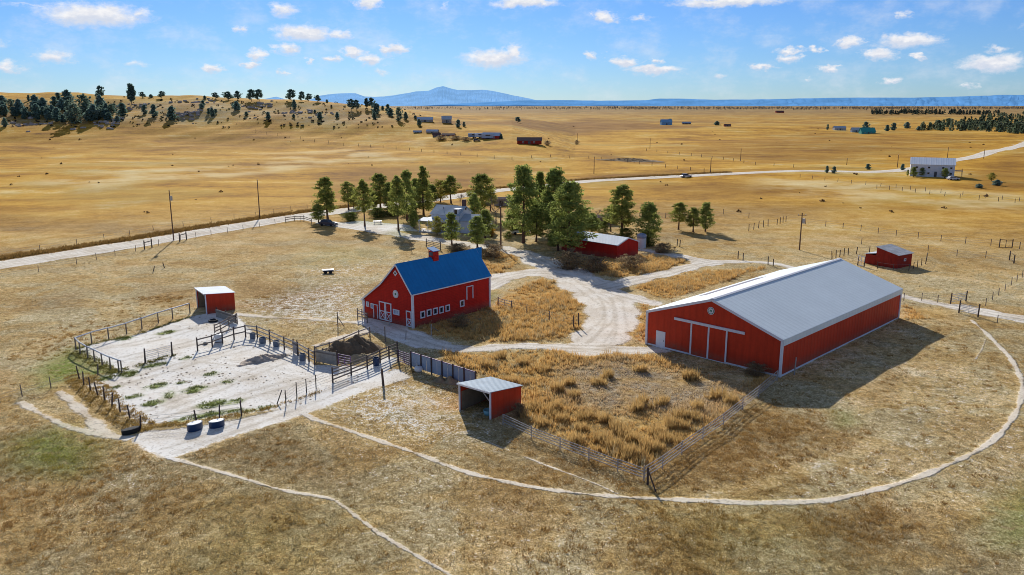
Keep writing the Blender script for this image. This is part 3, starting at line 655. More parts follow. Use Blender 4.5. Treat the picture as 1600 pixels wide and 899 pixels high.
def window(B, plane, u, z, w, h, wd=.14, glass=None, name='window', mull=False):
    f = frame_mb(plane, u-w/2, u+w/2, z-h/2, z+h/2, wd)
    if mull:
        if plane == 'front': f.box((-.035-.004, u, z), (.07, .1, h-2*wd))
        else: f.box((u, -.035-.004, z), (.1, .07, h-2*wd))
    f = f.build(name, M['white'], B.root)
    g = MB()
    if plane == 'front': g.box((-.018, u, z), (.02, w-2*wd, h-2*wd))
    else: g.box((u, -.018, z), (w-2*wd, .02, h-2*wd))
    g.build('pane', glass or M['glass'], f)
    return f
def disc(B, plane, u, z, r, m, th=.05, off=0, parent=None, name='round_sign', r_in=0):
    n = 28; mb = MB()
    def P(q, rr, o): 
        return (-o, u + rr*math.cos(q), z + rr*math.sin(q)) if plane == 'front' else (u + rr*math.cos(q), -o, z + rr*math.sin(q))
    a = [P(2*PI*i/n, r, off + .004) for i in range(n)]; b = [P(2*PI*i/n, r, off + th) for i in range(n)]
    if r_in:
        c = [P(2*PI*i/n, r_in, off + th) for i in range(n)]; d = [P(2*PI*i/n, r_in, off + .004) for i in range(n)]
        fs = [(n+i, n+(i+1) % n, 2*n+(i+1) % n, 2*n+i) for i in range(n)] + [(i, (i+1) % n, n+(i+1) % n, n+i) for i in range(n)] + [(2*n+i, 2*n+(i+1) % n, 3*n+(i+1) % n, 3*n+i) for i in range(n)]
        return mb.add(a + b + c + d, fs).build(name, m, parent or B.root)
    return mb.add(a + b, [tuple(range(n, 2*n))] + [(i, (i+1) % n, n+(i+1) % n, n+i) for i in range(n)]).build(name, m, parent or B.root)

# --- big metal riding barn
W, L, E_, RG = 18.2, 35.67, 4.47, 7.54
b = Bld('metal_barn', 'long red metal barn with pale grey gable roof and white sliding door trim', 'barn', 30.14, 86.21, .79)
prof = [(0, E_ - .08), (W/2, RG - .08), (W, E_ - .08)]
wall_shell(W, L, prof).build('wall', M['red'], b.root)
rf, pts, up = roof_shell(L, prof, .09, .12, .12, .15); roof = rf.build('roof', M['roofgrey'], b.root)
for X in (-.14, L + .14):
    rk = MB()
    for i in (0, 1): rk.bar((X, pts[i].y, pts[i].z - .06), (X, pts[i+1].y, pts[i+1].z - .06), .05, .30)
    rk.build('rake_trim', M['white'], b.root)
MB().box((L/2, -.17, E_ - .42), (L + .2, .05, .72)).build('eave_fascia', M['roofgrey'], b.root)
MB().box((L/2, W + .17, E_ - .34), (L + .2, .05, .5)).build('eave_fascia', M['roofgrey'], b.root)
MB().slab([(-.12, W/2 - .3, RG - .0), (L + .12, W/2 - .3, RG - .0), (L + .12, W/2, RG + .085), (-.12, W/2, RG + .085)], .03).slab([(-.12, W/2, RG + .085), (L + .12, W/2, RG + .085), (L + .12, W/2 + .3, RG), (-.12, W/2 + .3, RG)], .03).build('ridge_cap', M['white'], roof)
sl = (RG - E_)/(W/2); zz = lambda yy: RG - .08 - sl*(yy - W/2) + .125
MB().slab([(9, W - 3.0, zz(W - 3.0)), (25, W - 3.0, zz(W - 3.0)), (25, W - 1.5, zz(W - 1.5)), (9, W - 1.5, zz(W - 1.5))], .05).build('skylight_strip', mat('tinted_skylight', (.16, .11, .17), .3, .1, 1, spec=.5), roof)
for (yy, X) in ((.0, 0), (W, 0), (0, L), (W, L)):
    MB().box((X + (-.035 if X == 0 else .035), yy, (E_ - .2)/2), (.26, .26, E_ - .25)).build('corner_trim', M['white'], b.root)
MB().box((L/2, -.05, .14), (L - .4, .06, .2)).build('base_trim', M['white'], b.root); MB().box((-.05, W/2, .14), (.06, W - .4, .2)).build('base_trim', M['white'], b.root)
zc = lambda x, y: (990 + x/6.4, 480 + y/6.4)
q0 = b.loc('front', *zc(225, 402)); q1 = b.loc('front', *zc(318, 240))
dr = b.fbox('door', M['white'], (q0.y + q1.y)/2, 1.08, 1.35, 2.15, .07)
MB().box((-.10, (q0.y+q1.y)/2 - .5, 1.0), (.08, .08, .12)).build('handle', M['steel'], dr)
a0 = b.loc('front', *zc(415, 110)); a1 = b.loc('front', *zc(1117, 262)); zt = (a0.z + a1.z)/2
MB().bar((-.14, a0.y, zt), (-.14, a1.y, zt), .18, .30).build('door_track', M['white'], b.root)
ys_ = [b.loc('front', *zc(x, y)).y for x, y in ((577, 320), (749, 370), (929, 410))]
for i in (0, 1):
    dd = MB().box((-.06, (ys_[i] + ys_[i+1])/2, zt/2), (.08, abs(ys_[i] - ys_[i+1]) - .02, zt - .3)).build('sliding_door', M['red'], b.root)
    for yq in ((ys_[i], ys_[i+1]) if i == 0 else (ys_[2],)):
        MB().box((-.13, yq, zt/2), (.07, .2, zt - .35)).build('door_trim', M['white'], dd)
q = b.loc('front', *zc(775, 38))
e = disc(b, 'front', q.y, q.z, .46, M['white'], .06)
disc(b, 'front', q.y, q.z, .40, M['greenmark'], .075, parent=e, name='sign_ring', r_in=.33)
mk = MB()
for k, (dy, dz, w, h) in enumerate([(.10, .02, .09, .24), (-.04, .06, .18, .08), (-.10, -.04, .08, .16), (0, -.12, .22, .06)]): mk.box((-.075, q.y + dy, q.z + dz), (.02, w, h))
mk.build('sign_mark', M['greenmark'], e)

# --- old red barn with blue roof
W, L, EA, RA, YM, EL = 10.39, 15.4, 5.05, 8.62, 2.95, 2.62
b = Bld('red_barn', 'old red barn with steep bright blue roof, cupola and white trimmed windows', 'barn', -13.45, 106.1, .86)
prof = [(0, EA), (YM, RA), (6.3, 5.42), (W, EL)]
wall_shell(W, L, [(y, z - .1) for y, z in prof]).build('wall', M['redwood'], b.root)
rf, pts, up = roof_shell(L, [(y, z - .1) for y, z in prof], .10, .35, .25, .3); roof = rf.build('roof', M['roofblue'], b.root)
for X in (-.37, L + .27):
    rk = MB()
    for i in range(3): rk.bar((X, pts[i].y, pts[i].z - .03), (X, pts[i+1].y, pts[i+1].z - .03), .05, .2)
    rk.build('rake_trim', M['white'], b.root)
for yy, zz_ in ((pts[0].y - .03, pts[0].z - .03), (pts[3].y + .03, pts[3].z - .03)): MB().box((L/2, yy, zz_), (L + .6, .05, .16)).build('eave_trim', M['white'], b.root)
# hay hood over the far gable
zf = RA - .1
MB().add([(L + .25, YM, zf + .14), (L + 1.6, YM, zf + .14), (L + .25, YM - 1.2, zf - 1.45 + .14), (L + .25, YM + 1.2, zf - 1.1 + .14), (L + .25, YM, zf - .02), (L + 1.5, YM, zf - .02)], [(0, 2, 1), (0, 1, 3), (4, 5, 2), (4, 3, 5), (1, 2, 5), (1, 5, 3)]).build('hay_hood', M['roofblue'], roof)
zb = lambda x, y: (555 + x/6.4227, 380 + y/6.4227)
# cupola: find x along the ridge under its pixel
best = min(np.linspace(0, L, 200), key=lambda X: abs((lambda P: 800 + FPX*P[0]/depth(P))((b.x + math.cos(b.yaw)*X - math.sin(b.yaw)*YM, b.y + math.sin(b.yaw)*X + math.cos(b.yaw)*YM, RA)) - 677.5))
cx_ = float(best)
cu = MB().box((cx_, YM, RA + .15), (1.02, 1.02, 1.5)).build('cupola', M['redwood'], b.root)
MB().slab([(cx_ - .64, YM - .64, RA + .88), (cx_ + .64, YM - .64, RA + .88), (cx_ + .64, YM + .64, RA + 1.28), (cx_ - .64, YM + .64, RA + 1.28)], .1).build('cupola_roof', M['roofblue'], cu)
for sx in (-.52, .52): MB().box((cx_ + sx, YM, RA + .45), (.03, .7, .5)).build('louvre', M['steel'], cu)
for (X, yy, hh_) in ((-.04, 0, EA - .2), (L + .04, 0, EA - .2), (-.04, W, EL - .2), (L + .04, W, EL - .2)):
    MB().box((X, yy, hh_/2), (.28, .28, hh_)).build('corner_trim', M['white'], b.root)
q = b.loc('front', *zb(403, 303)); s = .42
dm_ = MB().add([(-.06, q.y + a*s*1., q.z + c*s) for a, c in ((0, -1), (1, 0), (0, 1), (-1, 0))] + [(0.0, q.y + a*s, q.z + c*s) for a, c in ((0, -1), (1, 0), (0, 1), (-1, 0))], [(0, 1, 2, 3)[::-1], (0, 4, 5, 1), (1, 5, 6, 2), (2, 6, 7, 3), (3, 7, 4, 0)]).build('window', M['white'], b.root); s = .2
MB().add([(-.075, q.y + a*s, q.z + c*s) for a, c in ((0, -1), (1, 0), (0, 1), (-1, 0))] + [(-.05, q.y + a*s, q.z + c*s) for a, c in ((0, -1), (1, 0), (0, 1), (-1, 0))], [(3, 2, 1, 0), (0, 4, 5, 1), (1, 5, 6, 2), (2, 6, 7, 3), (3, 7, 4, 0)]).build('pane', M['glass'], dm_)
q = b.loc('front', *zb(407, 512)); e = disc(b, 'front', q.y, q.z, .56, M['white'], .06)
disc(b, 'front', q.y, q.z, .16, M['greenmark'], .075, parent=e, name='sign_mark'); disc(b, 'front', q.y, q.z, .50, mat('faded_sign_ring', (.52, .56, .5), .7), .07, parent=e, name='sign_ring', r_in=.44)
def door_x(y0, y1, z0, z1, name='stable_door', split=False):
    f = frame_mb('front', y0, y1, z0, z1, .14).box((-.04, (y0+y1)/2, (z0*.52 + z1*.48)), (.07, y1-y0-.28, .12))
    zm = z0*.52 + z1*.48 - .06
    f.bar((-.03, y0 + .14, z0 + .14), (-.03, y1 - .14, zm), .05, .1); f.bar((-.03, y1 - .14, z0 + .14), (-.03, y0 + .14, zm), .04, .1)
    d = MB().box((-.012, (y0+y1)/2, (z0+z1)/2), (.016, y1-y0-.02, z1-z0-.02)).build(name, M['redwood'], b.root)
    f.build('door_trim', M['white'], d); return d
q0 = b.loc('front', *zb(250, 765)); q1 = b.loc('front', *zb(365, 632)); ym = (q0.y + q1.y)/2
door_x(ym, q0.y, .1, 2.75); door_x(q1.y, ym - .02, .1, 2.75)
q0 = b.loc('front', *zb(515, 700)); q1 = b.loc('front', *zb(572, 840)); door_x(q1.y, q0.y, .08, 2.3)
for (x0, y0_, x1, y1_, gl) in ((385, 660, 445, 725, 'paleglass'), (77, 572, 100, 628, 'paleglass'), (117, 585, 141, 638, 'paleglass'), (161, 605, 190, 655, 'paleglass')):
    p0 = b.loc('front', *zb(x0, (y0_+y1_)/2)); p1 = b.loc('front', *zb(x1, (y0_+y1_)/2)); pz = (p0.z + p1.z)/2
    window(b, 'front', (p0.y + p1.y)/2, pz, abs(p0.y - p1.y), .75, .13, M[gl], mull=x0 == 385)
p0 = b.loc('front', *zb(187, 680)); p1 = b.loc('front', *zb(231, 690))
d = MB().box((-.012, (p0.y+p1.y)/2, 1.05), (.016, abs(p0.y-p1.y), 2.0)).build('door', M['redwood'], b.root); frame_mb('front', min(p0.y, p1.y), max(p0.y, p1.y), .1, 2.1, .1, bottom=False).build('door_trim', M['white'], d)
for (x, y) in ((674, 717), (738, 698), (801, 683), (862, 669), (924, 652), (1070, 605)):
    p = b.loc('side', *zb(x, y)); window(b, 'side', p.x, p.z, .86, .98, .15)
p0 = b.loc('side', *zb(1113, 495)); p1 = b.loc('side', *zb(1180, 480)); pt = b.loc('side', *zb(1146, 428)); pb = b.loc('side', *zb(1146, 560))
d = MB().box(((p0.x+p1.x)/2, -.012, (pt.z+pb.z)/2), (p1.x-p0.x, .016, pt.z-pb.z)).build('loft_door', M['redwood'], b.root); frame_mb('side', p0.x, p1.x, pb.z, pt.z, .13, bottom=False).build('door_trim', M['white'], d)

# --- open loafing sheds
def loafing(label, x, y, yaw, W, L, ef, eb, roofm, inner):
    b = Bld('loafing_shed', label, 'shed', x, y, yaw, 'open fronted loafing sheds')
    t = .08; zt_ = lambda X: ef + (eb - ef)*X/L
    for y0 in (0, W - t):
        vs = [(0, y0, -.1), (L, y0, -.1), (L, y0, eb - .06), (0, y0, ef - .06)]; vs += [(a, c + t, d) for a, c, d in vs]
        MB().add(vs, [(0, 1, 2, 3), (7, 6, 5, 4), (0, 4, 5, 1), (1, 5, 6, 2), (2, 6, 7, 3), (3, 7, 4, 0)]).build('side_wall', M['red'], b.root)
    MB().box((L - t/2, W/2, eb/2 - .08), (t, W - 2*t - .01, eb - .1)).build('back_wall', M['red'], b.root)
    lin = MB().box((L - t - .03, W/2, eb/2 - .1), (.04, W - 2*t - .06, eb - .25)).box((L/2, t + .025, eb/2 - .1), (L - .3, .03, eb - .25)).box((L/2, W - t - .025, eb/2 - .1), (L - .3, .03, eb - .25)).build('lining', inner, b.root)
    MB().slab([(-.25, -.15, zt_(-.25)), (L + .15, -.15, zt_(L + .15)), (L + .15, W + .15, zt_(L + .15)), (-.25, W + .15, zt_(-.25))], .05).build('roof', roofm, b.root)
    MB().box((-.27, W/2, ef - .06), (.05, W + .3, .16)).build('fascia', M['white'], b.root)
    for y0 in (.02, W - .02): MB().box((-.06, y0, ef/2 - .08), (.14, .14, ef - .12)).build('post', M['white'], b.root)
    MB().bar((-.05, .15, ef - .95), (-.05, .95, ef - .2), .07, .1).build('brace', M['rail'], b.root)
    return b
sh2 = loafing('open red loafing shed with blue grey tin roof at the end of the windbreak', -2.05, 73.43, .90, 4.02, 4.79, 2.89, 2.2, M['roofold'], M['straw'])
pB, pA, pC = at(323, 492), at(298, 485.5), at(367, 489)
sh1 = loafing('open red loafing shed with bright white tin roof in the upper corral', -44.6, 114.2, .62, 5.0, 4.1, 3.05, 2.75, M['rooftin'], M['straw'])

# --- simple gabled / mono pitch buildings
def gabled(name, label, cat, x, y, yaw, W, L, e, r, wm, rm, wins=(), door=None, ov=.25, group=None, trim=True, win=(.9, 1.1)):
    b = Bld(name, label, cat, x, y, yaw, group); prof = [(0, e), (W/2, r), (W, e)]
    wall_shell(W, L, prof).build('wall', wm, b.root)
    rf, pts, up = roof_shell(L, prof, .1, ov, ov, ov); b.roof = rf.build('roof', rm, b.root)
    if trim:
        for X in (-ov - .03, L + ov + .03):
            rk = MB()
            for i in (0, 1): rk.bar((X, pts[i].y, pts[i].z), (X, pts[i+1].y, pts[i+1].z), .05, .18)
            rk.build('rake_trim', M['white'], b.root)
    for (pl, u, z) in wins: window(b, pl, u, z, *win, .1)
    if door:
        pl, u, w, h, dm_ = door
        (b.fbox if pl == 'front' else b.sbox)('door', dm_, u, h/2, w, h, .06)
    return b
pB, pC = at(967, 408), at(997, 399)
yaw = math.atan2(pC.y - pB.y, pC.x - pB.x) ; Wg = (pC - pB).length
# long axis runs to the upper left: use frame rotated so the gable faces right
ga = yaw + PI/2; gL = 14.0
g = gabled('garage', 'low red garage with pale tin roof beside the big pines', 'garage', 25.6, 161.4, R(135), 6.9, 14.6, 2.75, 3.85, M['redwood'], M['rooftin'], door=None, ov=.15)
# coop
pB, pC, pA = at(1401, 420.5), at(1423.5, 415), at(1369, 413)
yaw = math.atan2(pC.y - pB.y, pC.x - pB.x); Lc = (pC - pB).length; Wc = 4.3
b = Bld('chicken_coop', 'small red coop with rusty tin roof and low white roofed lean to', 'coop', pB.x, pB.y, yaw)
MB().add([(0, 0, -.2), (Lc, 0, -.2), (Lc, Wc, -.2), (0, Wc, -.2), (0, 0, 2.6), (Lc, 0, 2.6), (Lc, Wc, 3.5), (0, Wc, 3.5)], [(0, 1, 5, 4), (1, 2, 6, 5), (2, 3, 7, 6), (3, 0, 4, 7), (4, 5, 6, 7)]).build('wall', M['redold'], b.root)
MB().slab([(-.2, -.3, 2.58), (Lc + .2, -.3, 2.58), (Lc + .2, Wc + .2, 3.62), (-.2, Wc + .2, 3.62)], .07).build('roof', M['rust'], b.root)
lt = MB().box((1.5, Wc + 1.1, .9), (3.0, 2.2, 2.0)).build('lean_to', M['redold'], b.root)
MB().slab([(-.2, Wc + .02, 2.35), (3.2, Wc + .02, 2.35), (3.2, Wc + 2.4, 1.95), (-.2, Wc + 2.4, 1.95)], .05).build('lean_to_roof', M['rooftin'], lt)
MB().box((-.04, Wc*.35, .95), (.05, .8, 1.8)).build('door', M['redold'], b.root); window(b, 'side', Lc*.5, 1.5, .6, .5, .08)

# --- farmhouse in the grove
hx, hy = at(689, 366)[:2]
h = gabled('farmhouse', 'grey roofed farmhouse with white porch roof among the pines', 'house', -12.6, 189.7, R(66), 7.2, 7.5, 4.6, 7.0, M['tan'], M['slate'], ov=.35)
# its local x runs away from the camera; ridge is turned across the view
for ch in list(h.root.children): bpy.data.objects.remove(ch)
def house():
    r = h.root; Lh, Wd = 7.4, 6.6        # local y: leftwards along the ridge; x: depth
    prof = [(0, 4.4), (Wd/2, 6.1), (Wd, 4.4)]
    mb = MB(); pr = [(0, -.2)] + prof + [(Wd, -.2)]
    vs = [(x, 0, z) for x, z in pr] + [(x, Lh, z) for x, z in pr]; n = 5
    mb.add(vs, [tuple(range(n))[::-1], tuple(range(n, 2*n))] + [(i, i+1, n+i+1, n+i) for i in range(n-1)]).build('wall', M['whitewall'], r)
    f = MB(); o = .35; k = (6.1-4.4)/(Wd/2)
    f.slab([(-o, -o, 4.42 - k*o), (-o, Lh + o, 4.42 - k*o), (Wd/2, Lh + o, 6.12), (Wd/2, -o, 6.12)][::-1], .12)
    f.slab([(Wd/2, -o, 6.12), (Wd/2, Lh + o, 6.12), (Wd + o, Lh + o, 4.42 - k*o), (Wd + o, -o, 4.42 - k*o)][::-1], .12)
    rf = f.build('roof', M['slate'], r)
    MB().box((Wd/2 + .3, .4, 6.4), (.7, .9, 2.4)).build('chimney', M['brick'], rf)
    MB().tube((1.8, 5.0, 5.2), (1.8, 5.0, 5.9), .08).build('vent_pipe', M['steel'], rf)
    MB().box((1.2, .9, 4.9), (2.0, 1.5, 1.5)).build('dormer', M['whitewall'], rf)
    d = MB().box((.18, .9, 4.95), (.05, .7, 1.1)).build('dormer_window', M['glass'], rf)
    MB().slab([(-2.7, 1.2, 2.75), (-.02, 1.2, 3.2), (-.02, Lh + 2.2, 3.2), (-2.7, Lh + 2.2, 2.75)][::-1], .1).slab([(-.02, Lh + .02, 3.2), (5.0, Lh + .02, 3.2), (5.0, Lh + 2.2, 2.85), (-.02, Lh + 2.2, 2.85)][::-1], .1).build('porch_roof', M['rooftin'], r)
    for yy in (1.4, 4.2, 7.0, Lh + 2.0): MB().box((-2.5, yy, 1.35), (.14, .14, 2.7)).build('porch_post', M['white'], r)
    MB().box((-1.4, Lh/2 + 1, .15), (2.6, Lh + 2.2, .3)).build('porch_deck', M['concrete'], r)
    wing = MB().box((3.2, -3.0, 1.4), (5.5, 5.9, 3.0)).build('wing', M['whitewall'], r)
    MB().slab([(.2, -6.2, 2.95), (3.2, -6.2, 4.3), (3.2, -.03, 4.3), (.2, -.03, 2.95)], .1).slab([(3.2, -6.2, 4.3), (6.3, -6.2, 2.95), (6.3, -.03, 2.95), (3.2, -.03, 4.3)], .1).build('wing_roof', M['slate'], wing)
    for yy in (2.2, 6.0): 
        w_ = MB().box((-.03, yy, 1.7), (.05, 1.1, 1.3)).build('window', M['white'], r); MB().box((-.065, yy, 1.7), (.02, .9, 1.1)).build('pane', M['glass'], w_)
    dd = MB().box((-.03, 4.1, 1.2), (.05, .95, 2.05)).build('door', M['brick'], r); MB().box((-.08, 3.8, 1.15), (.06, .06, .08)).build('handle', M['steel'], dd)
house()

# --- white two storey barn house on the right
pB, pC = at(1425, 273), at(1494, 281.5)
yaw = math.atan2(pC.y - pB.y, pC.x - pB.x); Lw = 16.2
w = gabled('barn_house', 'long white two storey house with bright tin roof and deck beside the county road', 'house', 165.0, 336.5, R(-25), 11, 16.2, 4.9, 7.35, M['whitewall'], M['whiteroof'],
           wins=[('side', Lw*q, z) for q in (.14, .42, .74, .92) for z in (1.4, 3.7)], door=('side', Lw*.58, 1.0, 2.1, M['steel']), win=(1.0, .9))
MB().box((Lw + 1.6, 3, 2.5), (3.0, 4, .15)).build('deck', M['greywood'], w.root)
for yy in (1.2, 4.8): MB().tube((Lw + 2.9, yy, 0), (Lw + 2.9, yy, 3.4), .07).build('deck_post', M['wood'], w.root)
# --- far off farm buildings
def far_b(name, label, cat, px, py, wpx, hpx, wm, rm, yaw=.2, dr=.5, group=None, roofk=.45):
    p = at(px, py); m = mpp(p); L = wpx*m; e = hpx*m*(1 - roofk); r = hpx*m*1.05
    b = gabled(name, label, cat, p.x - L/2, p.y, yaw, L*dr, L, e, r, wm, rm, trim=False, ov=.3, wins=[('side', L*q, e*.5) for q in (.25, .7)], door=('side', L*.5, min(1.6, L*.15), min(2.2, e*.8), M['steel']))
    return b
far_b('farm_shed', 'white roofed long shed on the ridge behind the hillside trees', 'shed', 664, 191, 24, 7, M['tan'], M['rooftin'], .05)
far_b('farm_house', 'grey house on the ridge just right of the white roofed shed', 'house', 698, 193, 15, 10, M['tan'], M['slate'], .1)
far_b('farm_shed', 'small flat grey shed left of the dark scrap piles', 'shed', 652, 208, 12, 4, M['tan'], M['slate'], 0)
far_b('farm_shed', 'pale low shed above the dark scrap piles', 'shed', 675, 208, 18, 5, M['tan'], M['rooftin'], -.2)
far_b('farm_shed', 'dark brown low shed in the middle of the distant farmyard', 'shed', 682, 214, 12, 6, M['brick'], M['brick'], 0)
far_b('farm_shed', 'long low reddish shed right of the dark shed', 'shed', 700, 212.5, 20, 4, M['redold'], M['brick'], -.1)
far_b('red_stable', 'red stable with white roof beside the parked trailers', 'stable', 767, 217, 28, 9, M['redwood'], M['rooftin'], -.25)
far_b('dark_stable', 'long dark red stable right of the white roofed stable', 'stable', 827, 226, 38, 9, M['redold'], M['brick'], -.05)
far_b('blue_barn', 'light blue steel barn alone on the plain', 'barn', 1042, 195.5, 17, 8, M['skyblue'], M['skyblue'], .1)
far_b('farm_house', 'low dark house right of the light blue barn', 'house', 1073, 194.5, 13, 3.5, M['brick'], M['slate'], 0)
far_b('farm_shed', 'tiny dark red shed on the plain above the road bend', 'shed', 1137, 198, 10, 3.5, M['redold'], M['brick'], 0)
far_b('grey_shed', 'pale grey shed in the far farmstead', 'shed', 1313, 204, 18, 6, M['concrete'], M['slate'], 0)
far_b('blue_house', 'slate blue house left of the teal roofed barn', 'house', 1338, 207, 13, 7, M['bluepanel'], M['slate'], .05)
far_b('teal_barn', 'barn with teal green roof in the far farmstead', 'barn', 1357, 209, 22, 9, M['teal'], M['teal'], .0, roofk=.6)
far_b('far_barn', 'dark red barn tiny on the far left plain horizon', 'barn', 1219, 176.5, 12, 3, M['redold'], M['brick'], 0)

# ------------------------------------------------------------------ fences
RAILR = .04
def fence(name, label, pix, ph, mat_post, rails=(), rail='board', rm=None, pr=.08, spacing=None, lean=0., group=None, cat='fence', tilt=None, cap=False, extra=0, vary=.08, world=None):
    P = [at(*p) for p in pix] if world is None else world
    if spacing:
        Q = []
        for a, b in zip(P[:-1], P[1:]):
            n = max(1, round((b - a).length/spacing)); Q += [a.lerp(b, i/n) for i in range(n)]
        P = Q + [P[-1]]
        P = [Vector((p.x, p.y, float(hgt(p.x, p.y)))) for p in P]
    o = P[0]; root = thing(name, label, cat, o, 0, group)
    me = None; tops = []
    for p in P:
        lx, ly = random.gauss(0, lean), random.gauss(0, lean); k = 1 + random.uniform(-vary, vary)
        if me is None:
            ob = MB().tube((0, 0, -.3), (0, 0, ph), pr, pr*.85, 7).build('post', mat_post, root); me = ob
        else:
            ob = me.copy(); COL.objects.link(ob); ob.parent = root
        ob.location = p - o; ob.rotation_euler = (lx + (tilt[0] if tilt else 0), ly + (tilt[1] if tilt else 0), random.uniform(0, 3)); ob.scale = (1, 1, k)
    rmat = rm or mat_post
    for hz in rails:
        mb = MB()
        for a, b in zip(P[:-1], P[1:]):
            A = a - o + Vector((0, 0, hz + random.uniform(-.03, .03))); B = b - o + Vector((0, 0, hz + random.uniform(-.03, .03)))
            if rail == 'board': mb.bar(A, B, .05, .15)
            elif rail == 'pipe': mb.tube(A, B, RAILR, n=6)
            else: mb.tube(A, B, .012, n=4, cap=False)
        mb.build({'board': 'rail', 'pipe': 'rail', 'wire': 'wire'}[rail], rmat, root)
    return root
RAILR = .085
fence('pipe_fence', 'pale pipe rail fence round the far left corner of the upper corral', [(297, 490), (270, 498), (247.6, 505), (222, 514), (198, 522), (170, 530), (143.6, 537), (119, 546), (125.6, 553), (137.6, 560), (148, 565), (160, 571), (173, 577), (186, 582), (190.5, 583)], 1.55, M['wood'], (1.5,), 'pipe', M['pipe'], .09)
RAILR = .04
fence('wire_fence', 'leaning wood post fence along the weedy left edge of the corral', [(124, 592), (131, 602), (141.6, 611), (153, 618), (164, 626), (175, 635), (188, 644), (203, 654), (219.6, 671), (308, 662), (343, 655), (377.5, 650)], 1.5, M['darkpost'], (.5, .9, 1.25), 'wire', M['wire'], .08, lean=.07)
fence('wire_fence', 'sparse wire fence running out of frame left of the corral', [(124, 592), (80, 607), (35, 620), (0, 630), (-60, 645)], 1.3, M['wood'], (.5, .9), 'wire', M['wire'], .06, lean=.05)
fence('gate_post', 'short leaning post on the grass left of the corral gap', [(153, 586)], 1.3, M['wood'], (), pr=.08, tilt=(.1, .15), cat='post')
def tube_gate(name, label, p0, p1, z0, z1, n, m, posts=None, r=.025, group=None, postm=None, ph=1.6):
    a, b = at(*p0), at(*p1); root = thing(name, label, 'gate', a, 0, group); d = b - a
    fr = MB()
    fr.tube((0, 0, z0), (0, 0, z1), r*1.3); fr.tube((d.x, d.y, d.z + z0), (d.x, d.y, d.z + z1), r*1.3); fr.tube((d.x/2, d.y/2, d.z/2 + z0), (d.x/2, d.y/2, d.z/2 + z1), r)
    fr.build('frame', m, root)
    for i in range(n):
        z = z0 + (z1 - z0)*i/(n - 1); MB().tube((0, 0, z), (d.x, d.y, d.z + z), r).build('bar', m, root)
    if postm:
        for q in ((0, 0, 0), (d.x, d.y, d.z)):
            MB().tube((q[0], q[1], q[2] - .3), (q[0] + .05, q[1], q[2] + ph), .11, .09, 8).build('post', postm, root)
    return root
tube_gate('tube_gate', 'silver tube gate between two dark posts in the middle of the corral', (227, 567), (269, 556), .25, 1.35, 6, M['pipe'], postm=M['darkpost'], ph=1.75)
fence('rail_fence', 'two rail fence stub ending in the open corral sand', [(309, 549), (332, 543), (348, 537), (366, 531), (384, 527)], 1.75, M['darkpost'], (.75, 1.5), 'board', M['wood'], .10)
fence('rail_fence', 'three rail pen fence in front of the white roofed shed', [(336, 524), (345, 520), (358, 512), (371, 506)], 1.45, M['wood'], (.5, .95, 1.35), 'board', M['wood'], .08)
def board_wall(name, label, p0, p1, z, m, cat='fence', n=2):
    a, b = at(*p0), at(*p1); d = b - a; root = thing(name, label, cat, a, math.atan2(d.y, d.x)); L = math.hypot(d.x, d.y)
    MB().box((L/2, 0, z/2 + .08), (L, .05, z)).build('boards', m, root)
    for i in range(n + 1): MB().tube((L*i/n, .1, -.2), (L*i/n, .1, z + .3), .08, .07, 7).build('post', M['darkpost'], root)
    MB().bar((0, -.05, z*.85), (L, -.05, z*.85), .05, .14).build('rail', M['wood'], root)
    return root
board_wall('board_fence', 'short solid grey board panel beside the white roofed shed', (338, 496), (368, 506), 1.15, M['greywood'])
fence('rail_fence', 'long rail fence lined with barrels across the top of the corral', [(384, 527), (402.4, 529), (422, 537), (444.4, 547), (466, 556), (483, 566), (492, 571)], 1.75, M['darkpost'], (.6, 1.1, 1.6), 'board', M['rail'], .10)
board_wall('feed_board', 'small pale upright board panel in the barrel lined fence', (458, 552), (464, 555), 1.55, M['rail'], n=1)
board_wall('board_fence', 'solid weathered plank fence at the bend of the corral', (494, 566), (526, 572), 1.55, M['greywood'], n=3)
tube_gate('tube_gate', 'purple tube gate beside the plank fence', (529, 571), (548, 575), .2, 1.4, 5, M['purple'], r=.04)
fence('rail_fence', 'wooden rail fence above the hay mound', [(492, 558), (515, 551), (538, 542), (561, 532), (578, 526)], 1.35, M['wood'], (.6, 1.2), 'board', M['rail'], .09)
fence('rail_fence', 'four rail fence between the hay mound and the sandy yard', [(520, 598), (549, 587), (574, 577), (594, 567), (608, 561), (621, 556)], 1.7, M['darkpost'], (.35, .75, 1.15, 1.55), 'board', M['wood'], .10)
fence('cable_fence', 'thin cable panel fence ending in a braced corner post', [(447, 634), (464, 621), (479, 614), (494, 608), (520, 598)], 1.6, M['darkpost'], (.3, .6, .9, 1.2, 1.5), 'wire', M['wire'], .06)
fence('brace_post', 'leaning brace post at the lower corner of the cable fence', [(433, 631)], 1.4, M['darkpost'], (), pr=.06, tilt=(.0, .55), cat='post')
fence('lone_post', 'stout dark post standing alone in the sandy yard', [(599, 603)], 2.0, M['darkpost'], (), pr=.14, tilt=(.08, -.12), cat='post')
fence('rail_fence', 'short purple grey rail fence at the left corner of the blue roofed barn', [(559, 499), (566, 501), (574, 505)], 1.6, M['wood'], (.5, .9, 1.3), 'board', M['rail'], .08)
